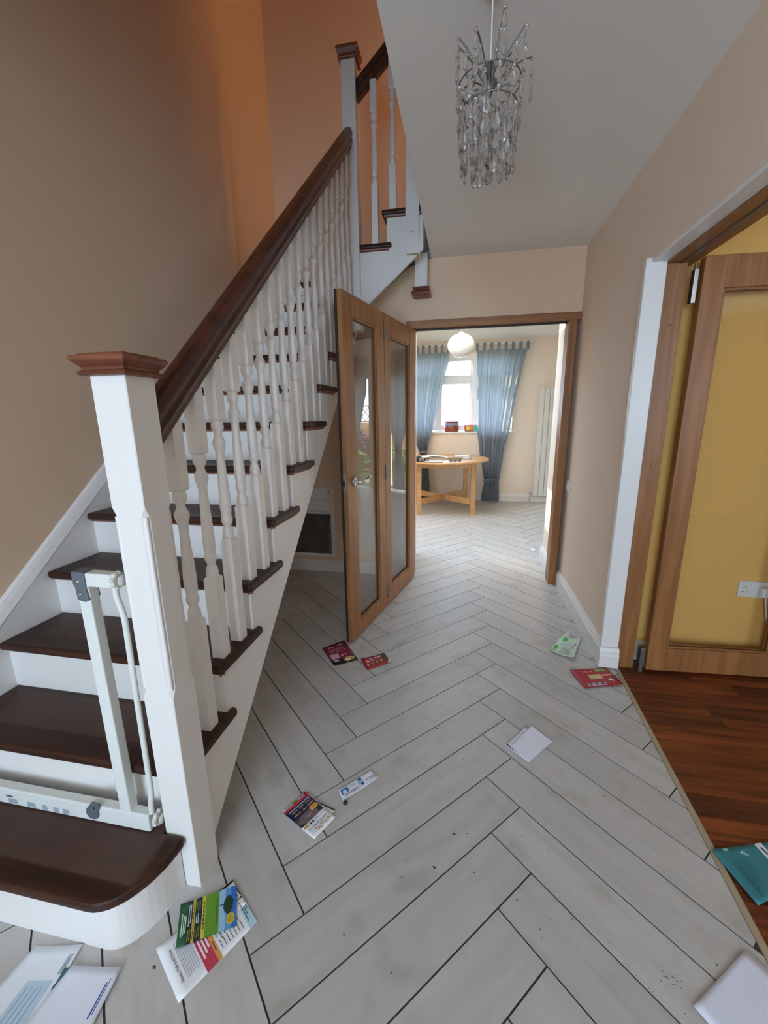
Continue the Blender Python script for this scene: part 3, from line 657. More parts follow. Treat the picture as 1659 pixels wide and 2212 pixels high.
rag = [(-1.118, 0.165), (-1.118, 0.50), (-1.128, 0.47), (-1.140, 0.40), (-1.128, 0.35), (-1.150, 0.33), (-1.132, 0.28), (-1.148, 0.24), (-1.135, 0.20), (-1.140, 0.17)]
MB().prism(rag, yw-0.005, yw-0.003, 'y').build('torn_paper', ink(110, 118, 118), hatch)

# ================================================================ SWITCH, SOCKET
sw = thing('light_switch', (XR, 3.235, 0.815), 'white light switch on the wall beside the dining room doorway', 'switch')
MB().box(XR-0.010, XR, 3.195, 3.278, 0.775, 0.860).build('switch_plate', 'plastic', sw, 0.003)
MB().prism([(XR-0.010, 0.797), (XR-0.017, 0.802), (XR-0.011, 0.838), (XR-0.010, 0.838)], 3.225, 3.250, 'y').build('rocker', 'plastic', sw)
so_ = thing('wall_socket', (1.49, 2.29, 0.45), 'white double wall socket low on the yellow wall behind the glass', 'socket')
MB().box(1.415, 1.561, 2.281, 2.29, 0.405, 0.491).build('socket_plate', 'plastic', so_, 0.003)
for cx, cz, w_, h_ in ((1.448, 0.458, 0.004, 0.009), (1.437, 0.434, 0.009, 0.004), (1.459, 0.434, 0.009, 0.004)):
    MB().box(cx-w_/2, cx+w_/2, 2.2805, 2.2812, cz-h_/2, cz+h_/2).build('pin_hole', 'black', so_)
for cx in (1.474, 1.50): MB().box(cx-0.005, cx+0.005, 2.278, 2.281, 0.466, 0.482).build('rocker', 'plastic', so_, 0.001)
pl = thing('mains_plug', (1.53, 2.27, 0.44), 'white plug with a red switch mark in the yellow wall socket', 'plug')
MB().box(1.505, 1.552, 2.245, 2.2803, 0.418, 0.468).build('plug_body', 'plastic', pl, 0.008, 3)
MB().box(1.530, 1.546, 2.2435, 2.2455, 0.440, 0.448).build('switch_mark', 'red', pl)
MB().tube([(1.53, 2.262, 0.420), (1.535, 2.258, 0.37), (1.55, 2.255, 0.30), (1.58, 2.25, 0.22), (1.62, 2.25, 0.12), (1.66, 2.24, 0.03), (1.80, 2.22, 0.006), (2.2, 2.1, 0.006)], 0.0042, 8).build('cable', 'plastic', pl)

# ================================================================ CHANDELIER
ch = thing('chandelier', (0.040, 1.40, 2.2), 'tiered clear crystal drop chandelier on a thin wire below the hall ceiling', 'chandelier')
CX, CY = 0.040, 1.40
MB().tube([(CX, CY, 2.26), (CX, CY, 2.45)], 0.0022, 8).build('suspension_wire', 'plastic', ch)
MB().lathe([(0.0001, 2.449), (0.035, 2.449), (0.032, 2.438), (0.010, 2.432), (0.0001, 2.431)], CX, CY, 24).build('ceiling_rose', 'plastic', ch)
fr = MB()
fr.lathe([(0.0001, 2.275), (0.010, 2.275), (0.016, 2.262), (0.010, 2.242), (0.020, 2.228), (0.007, 2.205), (0.0001, 2.20)], CX, CY, 14)
tips = []
for i in range(9):
    a = 2*PI*i/9 + 0.15
    rr_ = (0.112, 0.088, 0.100)[i % 3]; zt_ = (2.285, 2.335, 2.312)[i % 3]
    pth = []
    for k in range(8):
        f_ = k/7; rad = 0.012 + (rr_-0.012)*f_; zz = 2.225 + (zt_-2.225)*(f_**1.1) + 0.014*math.sin(f_*PI)
        pth.append((CX+rad*math.cos(a), CY+rad*math.sin(a), zz))
    fr.tube(pth, 0.0022, 7); tips.append(pth[-1])
for zz, rad in ((2.226, 0.084), (2.165, 0.078)):
    fr.tube([(CX+rad*math.cos(2*PI*i/32), CY+rad*math.sin(2*PI*i/32), zz) for i in range(33)], 0.0018, 6)
for i in range(4):
    a = PI/2*i; fr.tube([(CX, CY, 2.215), (CX+0.084*math.cos(a), CY+0.084*math.sin(a), 2.226)], 0.0018, 6)
fr.build('frame', 'dsteel', ch)
dm = MB().loft([[(r_*math.cos(2*PI*i/8), 0.5*r_*math.sin(2*PI*i/8), z_) for i in range(8)] for r_, z_ in ((0.0006, 0), (0.0040, -0.004), (0.0085, -0.018), (0.0110, -0.028), (0.0095, -0.037), (0.0045, -0.043), (0.0004, -0.045))])
drop0 = dm.build('crystal_drop', 'crystal', ch)
bead0 = MB().loft([[(r_*math.cos(2*PI*i/8), r_*math.sin(2*PI*i/8), z_) for i in range(8)] for r_, z_ in ((0.0008, 0), (0.005, -0.003), (0.0066, -0.006), (0.005, -0.009), (0.0008, -0.012))]).build('crystal_bead', 'crystal', ch)
used = [False, False]
def hang(src, x, y_, z_, a, sc=1.0):
    i = 0 if src is drop0 else 1
    if used[i]: o = src.copy(); COL.objects.link(o)
    else: o = src; used[i] = True
    o.location = Vector((x, y_, z_)) - ch.location; o.rotation_euler = (0, 0, a); o.scale = (sc, sc, sc)
rnd = random.Random(3)
for x, y_, z_ in tips:
    a = math.atan2(y_-CY, x-CX); zz = z_ - 0.001
    hang(bead0, x, y_, zz, a, 0.8); zz -= 0.010
    hang(drop0, x, y_, zz, a + PI/2 + rnd.uniform(-0.5, 0.5), 0.8); zz -= 0.035
    hang(bead0, x, y_, zz, a, 0.9); zz -= 0.011
    hang(drop0, x, y_, zz, a + PI/2 + rnd.uniform(-0.5, 0.5), 1.05)
    for f_ in (0.75, 0.5):      # beads strung along the arm
        xx, yy = CX + (x-CX)*f_, CY + (y_-CY)*f_; hang(bead0, xx, yy, 2.225 + (z_-2.225)*f_ - 0.002, a, 0.9)
        hang(drop0, xx, yy, 2.225 + (z_-2.225)*f_ - 0.013, a + rnd.uniform(0, 3), 0.75)
for z0_, rad, cnt, dn in ((2.226, 0.085, 13, 4), (2.165, 0.079, 12, 3), (2.20, 0.050, 8, 4)):
    for i in range(cnt):
        a = 2*PI*i/cnt + rnd.uniform(-0.08, 0.08) + z0_*7; zz = z0_ - rnd.uniform(0, 0.012)
        for j in range(dn):
            q = rad*(1 - 0.05*j)
            hang(bead0, CX+q*math.cos(a), CY+q*math.sin(a), zz, a); zz -= 0.011
            hang(drop0, CX+q*math.cos(a), CY+q*math.sin(a), zz, a + PI/2 + rnd.uniform(-0.9, 0.9), rnd.uniform(0.85, 1.05)); zz -= 0.036

# ================================================================ DINING ROOM
# window
win = thing('window_1', (-0.14, FY+0.17, 1.09), 'white three-light window behind the blue curtains', None, kind='structure')
wf = MB()
x0, x1, z0, z1, ya, yb = -0.99, 0.71, 1.105, 2.25, FY+0.12, FY+0.19
wf.box(x0, x0+0.06, ya, yb, z0, z1).box(x1-0.06, x1, ya, yb, z0, z1).box(x0+0.06, x1-0.06, ya, yb, z0, z0+0.06).box(x0+0.06, x1-0.06, ya, yb, z1-0.06, z1)
wf.build('window_frame', 'upvc', win, 0.004)
for mx in (-0.43, 0.13): MB().box(mx-0.035, mx+0.035, ya-0.004, yb, z0+0.06, z1-0.06).build('mullion', 'upvc', win, 0.004)
for a_, b_ in ((-0.93, -0.465), (-0.395, 0.095), (0.165, 0.65)):
    MB().box(a_, b_, ya-0.002, yb, 1.85, 1.925).build('transom', 'upvc', win, 0.004)
    for c_, d_ in ((z0+0.06, 1.85), (1.925, z1-0.06)):
        s_ = MB().box(a_, a_+0.03, ya+0.01, yb-0.01, c_, d_).box(b_-0.03, b_, ya+0.01, yb-0.01, c_, d_).box(a_+0.03, b_-0.03, ya+0.01, yb-0.01, c_, c_+0.03).box(a_+0.03, b_-0.03, ya+0.01, yb-0.01, d_-0.03, d_).build('sash', 'upvc', win, 0.003)
        MB().box(a_+0.03, b_-0.03, ya+0.034, ya+0.038, c_+0.03, d_-0.03).build('pane', 'glass', s_)
MB().box(-1.02, 0.77, FY-0.035, FY+0.125, 1.068, 1.092).build('window_sill', 'upvc', win, 0.006)
# patio doors
def patio(name, xa, xb, label):
    p = thing(name, (xa, FY+0.1, 0), label, None, kind='structure')
    ya, yb = FY+0.08, FY+0.14
    MB().box(xa, xa+0.06, ya, yb, 0, 2.1).box(xb-0.06, xb, ya, yb, 0, 2.1).box(xa+0.06, xb-0.06, ya, yb, 0, 0.08).box(xa+0.06, xb-0.06, ya, yb, 2.03, 2.1).build('door_frame', 'upvc', p, 0.004)
    MB().box(xa+0.06, xb-0.06, ya+0.028, ya+0.034, 0.08, 2.03).build('pane', 'glass', p)
patio('door_3', 1.65, 2.28, 'white patio door behind a tied grey curtain')
patio('door_4', 2.64, 3.3, 'second white patio door onto the garden')

def curtain(name, label, prof_, Y0, tie, n_fold, amp, material, tabs, ntab=8, cat='curtain', ztop=2.30, rodz=2.37, seed=1):
    rn = random.Random(seed)
    root = thing(name, ((prof_[0][1]+prof_[0][2])/2, Y0, 0), label, cat)
    nu, nz = 150, 60
    ph = [rn.uniform(0, 6.28) for _ in range(4)]
    def at(zq):
        for (za, l0, r0), (zb_, l1_, r1_) in zip(prof_, prof_[1:]):
            if za >= zq >= zb_:
                f_ = (za - zq)/(za - zb_ + 1e-9); f_ = f_*f_*(3-2*f_)*0.4 + f_*0.6
                return l0 + (l1_-l0)*f_, r0 + (r1_-r0)*f_
        return prof_[-1][1], prof_[-1][2]
    mb = MB(); vs = []; W0 = prof_[0][2]-prof_[0][1]
    zt, zb2 = prof_[0][0], prof_[-1][0]
    for j in range(nz+1):
        zq = zt + (zb2-zt)*j/nz; l_, r_ = at(zq); wd = r_-l_
        gather = min(1.0, wd/W0)
        for i in range(nu+1):
            u_ = i/nu
            uw = u_ + 0.018*math.sin(2*PI*3*u_ + ph[0])
            A = amp*(0.55 + 0.75*(1-gather))
            yy = Y0 + A*math.sin(2*PI*n_fold*uw + ph[1]) + A*0.45*math.sin(2*PI*n_fold*2.3*uw + ph[2] + zq*0.8)
            zoff = 0.0
            if j == 0: zoff = -0.030*abs(math.sin(PI*u_*(ntab-1)))**0.8
            elif j == 1: zoff = -0.015*abs(math.sin(PI*u_*(ntab-1)))
            vs.append((l_ + wd*u_, yy, zq + zoff))
    fs = [(j*(nu+1)+i, j*(nu+1)+i+1, (j+1)*(nu+1)+i+1, (j+1)*(nu+1)+i) for j in range(nz) for i in range(nu)]
    mb.add(vs, fs, True); body = mb.build('fabric', material, root)
    for i in range(ntab):
        u_ = i/(ntab-1); xx = prof_[0][1] + W0*u_; w2 = 0.021
        T0 = MB()
        for s_ in (-1, 1):
            T0.box(xx-w2, xx+w2, Y0+s_*0.016-0.0012, Y0+s_*0.016+0.0012, zt-0.035, rodz)
        T0.box(xx-w2, xx+w2, Y0-0.0172, Y0+0.0172, rodz, rodz+0.0024); T0.build('tab', material, root)
    # tie band round the gathered cloth
    l_, r_ = at(tie); c_ = (l_+r_)/2; hw = (r_-l_)/2 + 0.012
    MB().loft([[(c_ + (hw+dr)*math.cos(2*PI*i/28), Y0 + (amp*1.9+dr)*math.sin(2*PI*i/28), zz + 0.018*math.cos(2*PI*i/28)) for i in range(28)] for dr, zz in ((0.0, tie-0.014), (0.003, tie-0.007), (0.003, tie+0.007), (0.0, tie+0.014))], False, True).build('tie_band', material, root)
    return root
curtain('curtain', 'blue-grey tab-top curtain tied near the floor, nearer the radiator', [(2.30, 0.150, 0.865), (2.0, 0.155, 0.80), (1.5, 0.175, 0.72), (1.1, 0.195, 0.665), (0.8, 0.235, 0.61), (0.5, 0.295, 0.575), (0.36, 0.325, 0.548), (0.30, 0.325, 0.552), (0.18, 0.300, 0.560), (0.015, 0.285, 0.565)], FY-0.105, 0.36, 9, 0.016, 'curtain', 8, seed=2)
curtain('curtain', 'blue-grey tab-top curtain tied at table height, behind the round table', [(2.29, -0.93, -0.270), (2.15, -0.93, -0.255), (1.9, -0.91, -0.325), (1.5, -0.88, -0.415), (1.1, -0.83, -0.495), (0.9, -0.75, -0.555), (0.785, -0.69, -0.580), (0.7, -0.69, -0.578), (0.5, -0.72, -0.545), (0.015, -0.745, -0.510)], FY-0.105, 0.785, 9, 0.016, 'curtain', 8, seed=5)
curtain('curtain', 'plain grey curtain tied at its waist in front of the patio door', [(2.28, 1.69, 2.14), (1.5, 1.71, 2.13), (1.1, 1.77, 2.09), (0.80, 1.865, 2.005), (0.73, 1.87, 2.0), (0.5, 1.835, 2.02), (0.05, 1.79, 2.05)], FY-0.09, 0.74, 5, 0.016, 'curtain2', 6, seed=9)
curtain('curtain', 'plain grey curtain hanging before the second patio door', [(2.28, 2.58, 3.12), (1.80, 2.60, 3.11), (1.5, 2.68, 3.09), (1.1, 2.77, 3.05), (0.80, 2.85, 2.985), (0.73, 2.855, 2.98), (0.5, 2.83, 3.00), (0.05, 2.79, 3.03)], FY-0.09, 0.74, 5, 0.016, 'curtain2', 6, seed=12)
rod = thing('curtain_rod', (-0.02, FY-0.105, 2.36), 'thin white curtain rod above the dining room window', 'rod')
MB().tube([(-1.02, FY-0.105, 2.362), (0.95, FY-0.105, 2.362)], 0.008, 10).build('rod', 'upvc', rod)
for xx in (-1.0, 0.02, 0.93): MB().box(xx-0.008, xx+0.008, FY-0.112, FY, 2.352, 2.372).build('rod_bracket', 'upvc', rod, 0.002)
rod = thing('curtain_rod', (2.55, FY-0.09, 2.35), 'white curtain rod over the patio doors', 'rod')
MB().tube([(1.62, FY-0.09, 2.352), (3.35, FY-0.09, 2.352)], 0.008, 10).build('rod', 'upvc', rod)
for xx in (1.64, 2.4, 3.33): MB().box(xx-0.008, xx+0.008, FY-0.097, FY, 2.342, 2.362).build('rod_bracket', 'upvc', rod, 0.002)

# radiator
rad = thing('radiator', (1.3, FY-0.05, 0.1), 'tall pale flat-panel radiator on the far wall of the dining room', 'radiator')
for i in range(6):
    xa = 1.078 + i*0.0765
    MB().box(xa, xa+0.0705, FY-0.068, FY-0.050, 0.105, 1.725).build('panel', 'radiator', rad, 0.004)
MB().box(1.085, 1.53, FY-0.050, FY-0.028, 0.125, 0.16).box(1.085, 1.53, FY-0.050, FY-0.028, 1.67, 1.705).build('manifold', 'radiator', rad)
MB().box(1.12, 1.15, FY-0.028, FY-0.0005, 1.5, 1.54).box(1.44, 1.47, FY-0.028, FY-0.0005, 1.5, 1.54).box(1.12, 1.15, FY-0.028, FY-0.0005, 0.3, 0.34).build('wall_bracket', 'dsteel', rad)
MB().tube([(1.06, FY-0.045, 0.14), (1.03, FY-0.045, 0.14)], 0.014, 12).build('valve', 'steel', rad)
MB().tube([(1.035, FY-0.045, 0.14), (1.035, FY-0.045, -0.002)], 0.007, 10).build('valve_pipe', 'steel', rad)

# round table
TC = Vector((-0.275, 5.955)); ta = math.atan2(0.098, 0.728)
def TT_(x, y_, z_): c, s = math.cos(ta), math.sin(ta); return (TC.x + x*c - y_*s, TC.y + x*s + y_*c, z_)
tab = thing('round_table', (TC.x, TC.y, 0), 'round golden wood dining table with crossed stretchers', 'table')
ring = [((0.625 + r_)*math.cos(2*PI*i/64), (0.655 + r_)*math.sin(2*PI*i/64)) for r_ in (0,) for i in range(64)]
MB().loft([[TT_(p[0]*f_, p[1]*f_, z_) for p in ring] for f_, z_ in ((0.985, 0.722), (1.0, 0.727), (1.0, 0.744), (0.99, 0.750))]).build('tabletop', 'beech', tab)
LH = 0.365
for sx in (-1, 1):
    for sy in (-1, 1):
        MB().box(sx*LH-0.032, sx*LH+0.032, sy*LH-0.032, sy*LH+0.032, 0, 0.722, TT_).build('leg', 'beech', tab, 0.003)
for s_ in (-1, 1):
    MB().box(-LH+0.032, LH-0.032, s_*LH-0.012, s_*LH+0.012, 0.655, 0.722, TT_).build('apron', 'beech', tab, 0.002)
    MB().box(s_*LH-0.012, s_*LH+0.012, -LH+0.032, LH-0.032, 0.655, 0.722, TT_).build('apron', 'beech', tab, 0.002)
for s_ in (-1, 1):
    def TS(x, y_, z_, s_=s_):
        c, q = math.cos(s_*PI/4), math.sin(s_*PI/4); return TT_(x*c - y_*q, x*q + y_*c, z_)
    dlen = LH*math.sqrt(2) - 0.02
    if s_ == 1: MB().box(-dlen, dlen, -0.014, 0.014, 0.145, 0.225, TS).build('stretcher', 'beech', tab, 0.002)
    else: MB().box(-dlen, -0.0141, -0.014, 0.014, 0.145, 0.225, TS).box(0.0141, dlen, -0.014, 0.014, 0.145, 0.225, TS).build('stretcher', 'beech', tab, 0.002)
MB().box(-0.34, 0.20, -0.30, -0.26, 0.640, 0.655, TT_).build('leaf_runner', 'beech', tab)

# things on the table
ZT = 0.7503
rad_ = thing('compact_camera', (-0.56, 5.46, ZT), 'small black camera with a silver trim lying on the round table', 'camera')
MB().lathe([(0.0001, 0.0), (0.05, 0.0), (0.058, 0.012), (0.058, 0.050), (0.046, 0.066), (0.0001, 0.070)], 0, 0, 18, T=lambda x, y_, z_: (-0.605+x*1.15, 5.46+y_*0.7, ZT+z_)).build('body', 'black', rad_)
MB().box(-0.585, -0.505, 5.415, 5.475, ZT, ZT+0.055).build('lens_block', 'black', rad_, 0.008, 3)
MB().box(-0.572, -0.517, 5.410, 5.416, ZT+0.012, ZT+0.046).build('silver_trim', 'steel', rad_, 0.002)
MB().box(-0.563, -0.526, 5.4085, 5.4105, ZT+0.016, ZT+0.038).build('front_glass', 'black', rad_)
MB().tube([(-0.505, 5.45, ZT+0.03), (-0.48, 5.44, ZT+0.045), (-0.455, 5.44, ZT+0.040), (-0.452, 5.445, ZT+0.022), (-0.475, 5.45, ZT+0.012), (-0.50, 5.45, ZT+0.012)], 0.009, 8).build('strap', 'black', rad_)

tb = thing('tablet_computer', (-0.36, 5.42, ZT), 'closed pale grey tablet lying flat at the front of the round table', 'tablet')
TB = lambda x, y_, z_: (-0.375 + x + y_*0.10, 5.42 + y_, ZT + z_)
MB().box(-0.115, 0.115, -0.075, 0.080, 0, 0.006, TB).build('lower_case', 'black', tb, 0.002)
MB().box(-0.117, 0.113, -0.077, 0.082, 0.0065, 0.0135, TB).build('lid', ink(175, 185, 195), tb, 0.002)
sh_ = tag(MB().prism([(-0.32, 5.345), (-0.02, 5.355), (0.0, 5.55), (-0.28, 5.56)], ZT, ZT+0.0008, 'z').build('paper_sheet', ink(240, 238, 232)), 'blank white paper sheet under the egg carton on the round table', 'paper')
bk = thing('paper_pile', (-0.40, 5.92, ZT), 'loose pile of white papers at the back of the round table', 'paper')
for i, (dx, dy, aa) in enumerate(((0.0, 0.0, 0.1), (0.03, -0.02, -0.15), (-0.03, 0.03, 0.3))):
    mbp = MB(); nn = 10
    vs = []
    for j in range(nn+1):
        for k in range(2):
            x = (j/nn-0.5)*0.36; y_ = (k-0.5)*0.21; c, s = math.cos(aa), math.sin(aa)
            z_ = 0.0065 + i*0.006 + (0.02*math.exp(-(x*9)**2) if i == 2 else 0.003*math.sin(j*0.7))
            vs.append((-0.40+dx+x*c-y_*s, 5.92+dy+x*s+y_*c, ZT+z_))
    mbp.add(vs, [(2*j, 2*j+1, 2*j+3, 2*j+2) for j in range(nn)]); o = mbp.build('sheet', ink(238, 236, 232), bk)
    sm_ = o.modifiers.new('thickness', 'SOLIDIFY'); sm_.thickness = 0.003
def book(name, label, cx, cy, z_, w_, d_, h_, aa, cover, cat='book'):
    b = thing(name, (cx, cy, z_), label, cat)
    def TBk(x, y_, zz): c, s = math.cos(aa), math.sin(aa); return (cx+x*c-y_*s, cy+x*s+y_*c, z_+zz)
    MB().box(-w_/2, w_/2, -d_/2, d_/2, 0, 0.002, TBk).box(-w_/2, w_/2, -d_/2, d_/2, h_-0.002, h_, TBk).box(-w_/2, -w_/2+0.002, -d_/2, d_/2, 0.002, h_-0.002, TBk).build('cover', cover, b)
    MB().box(-w_/2+0.002, w_/2-0.004, -d_/2+0.003, d_/2-0.003, 0.002, h_-0.002, TBk).build('page_block', ink(235, 232, 225), b)
book('booklet', 'dark-spined booklet at the bottom of the small stack on the round table', -0.02, 5.86, ZT, 0.20, 0.15, 0.016, 0.05, ink(40, 45, 70))
book('booklet', 'pale blue booklet in the middle of the small stack on the round table', -0.005, 5.87, ZT+0.0165, 0.21, 0.15, 0.014, -0.06, ink(150, 165, 190))
book('booklet', 'white booklet on top of the small stack on the round table', -0.025, 5.87, ZT+0.031, 0.19, 0.14, 0.012, 0.03, ink(232, 232, 236))
eg = thing('egg_carton', (-0.10, 5.46, ZT), 'open grey-brown pulp egg carton on the round table', 'carton')
for i in range(3):
    for j in range(2):
        MB().lathe([(0.0001, 0.002), (0.016, 0.002), (0.025, 0.020), (0.029, 0.042), (0.026, 0.042), (0.021, 0.020), (0.012, 0.008), (0.0001, 0.008)], -0.165+i*0.056, 5.435+j*0.056, 14, T=lambda x, y_, z_: (x, y_, ZT+z_)).build('egg_cup', 'carton', eg)
rim = MB().loft([[(-0.109+sx*(0.088+o_), 5.463+sy*(0.060+o_), ZT+z_) for sx, sy in ((-1, -1), (1, -1), (1, 1), (-1, 1))] for o_, z_ in ((-0.008, 0.034), (0.0, 0.044), (0.010, 0.050), (0.010, 0.053), (-0.004, 0.046))], False).build('rim', 'carton', eg)

# things on the window sill
pot = thing('plant_pot', (-0.198, FY+0.03, 1.0925), 'empty glossy red-brown pot with a blue band on the window sill', 'pot')
PT = lambda x, y_, z_: (-0.198+x, FY+0.03+y_*0.6, 1.0925+z_)
MB().lathe([(0.0001, 0), (0.104, 0), (0.110, 0.006), (0.110, 0.162), (0.104, 0.162), (0.104, 0.02), (0.0001, 0.02)], 0, 0, 32, T=PT).build('pot_body', 'terracotta', pot)
MB().lathe([(0.1105, 0.098), (0.1115, 0.100), (0.1115, 0.128), (0.1105, 0.130)], 0, 0, 32, T=PT).build('blue_band', 'bluegrey', pot)
cb = thing('seed_box', (0.10, FY+0.02, 1.0925), 'small colourful cardboard box on the window sill beside the curtain', 'box')
b0 = MB().box(0.0, 0.215, FY-0.005, FY+0.045, 1.0925, 1.192).build('carton', ink(190, 60, 90), cb, 0.002)
MB().prism([(0.05+0.032*math.cos(2*PI*i/20), 1.145+0.034*math.sin(2*PI*i/20)) for i in range(20)], FY-0.0065, FY-0.005, 'y').build('yellow_disc', ink(235, 200, 60), b0)
MB().prism([(0.105+0.026*math.cos(2*PI*i/20), 1.150+0.034*math.sin(2*PI*i/20)) for i in range(20)], FY-0.0060, FY-0.005, 'y').build('orange_disc', ink(225, 140, 50), b0)
MB().box(0.135, 0.215, FY-0.0062, FY-0.005, 1.094, 1.190).build('teal_side', ink(80, 180, 160), b0)
MB().prism([(0.01, 1.094), (0.06, 1.094), (0.045, 1.115), (0.02, 1.12)], FY-0.0062, FY-0.005, 'y').build('green_leaf_print', ink(60, 140, 60), b0)
rg = MB(); nn = 12; vs = []
for j in range(nn+1):
    for k in range(5):
        x = -0.46 + j*0.014; y_ = FY - 0.01 + k*0.02
        vs.append((x, y_, 1.0935 + 0.012*abs(math.sin(j*1.1 + k*0.9))*(1-abs(k-2)/4)))
rg.add(vs, [(5*j+k, 5*j+k+1, 5*(j+1)+k+1, 5*(j+1)+k) for j in range(nn) for k in range(4)], True)
o = rg.build('crumpled_cloth', ink(75, 65, 130)); o.modifiers.new('thickness', 'SOLIDIFY').thickness = 0.002
tag(o, 'small crumpled purple cloth on the window sill beside the pot', 'cloth')

# globe pendant
gp = thing('globe_pendant', (-0.07, 5.25, 2.15), 'flattened white glass globe pendant lamp in the dining room', 'lamp')
gx, gy = -0.070, 5.25
MB().lathe([(0.0001+0.161*math.sin(PI*i/24), 2.150 - 0.134*math.cos(PI*i/24)) for i in range(25)], gx, gy, 40).build('globe', 'lamp', gp)
MB().lathe([(0.0001, 2.280), (0.030, 2.280), (0.030, 2.294), (0.010, 2.302), (0.0001, 2.304)], gx, gy, 20).build('cap', 'plastic', gp)
MB().tube([(gx, gy, 2.300), (gx, gy, 2.44)], 0.003, 8).build('cord', 'plastic', gp)
MB().lathe([(0.0001, 2.4395), (0.04, 2.4395), (0.038, 2.422), (0.0001, 2.416)], gx, gy, 20).build('ceiling_rose', 'plastic', gp)

# ================================================================ GARDEN
struct('ground_garden', MB().box(-8, 12, 6.9, 16, -0.25, -0.12), 'grass')
fe = thing('garden_fence', (4.4, 9.6, -0.12), 'orange-brown board fence with a diamond trellis top beyond the patio doors', 'fence')
for i in range(11):
    MB().prism([(9.6, -0.10+i*0.115), (9.618, -0.10+i*0.115), (9.612, 0.030+i*0.115), (9.605, 0.030+i*0.115)], 1.6, 7.4, 'x').build('board', 'fence', fe)
for xx in (1.6, 3.5, 5.4, 7.3): MB().box(xx, xx+0.09, 9.62, 9.71, -0.12, 1.72).build('post', 'fence', fe)
MB().box(1.6, 7.4, 9.60, 9.63, 1.20, 1.235).box(1.6, 7.4, 9.60, 9.63, 1.62, 1.655).build('trellis_rail', 'fence', fe)
for i in range(24):
    xx = 1.7 + i*0.235
    for sg, yy in ((1, 9.604), (-1, 9.614)):
        MB().prism([(xx, 1.235), (xx+0.028, 1.235), (xx+0.028+sg*0.385, 1.62), (xx+sg*0.385, 1.62)], yy, yy+0.009, 'y').build('trellis_slat', 'fence', fe)
def shrub(name, label, cx, cy, h, r, n, material, seed):
    rn = random.Random(seed); s_ = thing(name, (cx, cy, -0.12), label, 'shrub', 'shrubs along the garden fence')
    st = MB()
    for i in range(6):
        a = rn.uniform(0, 6.28); st.tube([(cx, cy, -0.12), (cx+0.2*r*math.cos(a), cy+0.2*r*math.sin(a), h*0.35), (cx+0.6*r*math.cos(a), cy+0.6*r*math.sin(a), h*0.75)], [0.014, 0.010, 0.004], 6)
    st.build('stems', 'bark', s_)
    lf = MB()
    for i in range(n):
        a, b_ = rn.uniform(0, 6.28), math.acos(rn.uniform(-0.9, 1)); q = rn.uniform(0.55, 1.0)
        p = Vector((cx + r*q*math.sin(b_)*math.cos(a), cy + r*q*math.sin(b_)*math.sin(a), -0.1 + h*0.52 + h*0.48*q*math.cos(b_)))
        d = Vector((rn.uniform(-1, 1), rn.uniform(-1, 1), rn.uniform(-1, 1))).normalized(); e = d.cross(Vector((rn.uniform(-1, 1), rn.uniform(-1, 1), rn.uniform(-1, 1)))).normalized()
        L_ = rn.uniform(0.035, 0.075)
        lf.add([p - d*L_, p + e*L_*0.45, p + d*L_, p - e*L_*0.45], [(0, 1, 2, 3)])
    lf.build('foliage', material, s_, kind='stuff')
shrub('shrub', 'low yellow-green shrub in front of the garden fence', 3.35, 8.45, 0.72, 0.52, 1500, 'leaf', 1)
shrub('shrub', 'purple-leaved shrub rising against the garden fence', 4.85, 9.15, 1.12, 0.42, 1300, 'leaf2', 2)
shrub('shrub', 'wide green shrub nearest the second patio door', 4.45, 8.2, 0.70, 0.5, 1500, 'leaf', 3)
shrub('shrub', 'bushy green shrub at the far end of the garden fence', 5.9, 8.7, 0.95, 0.6, 1500, 'leaf', 4)

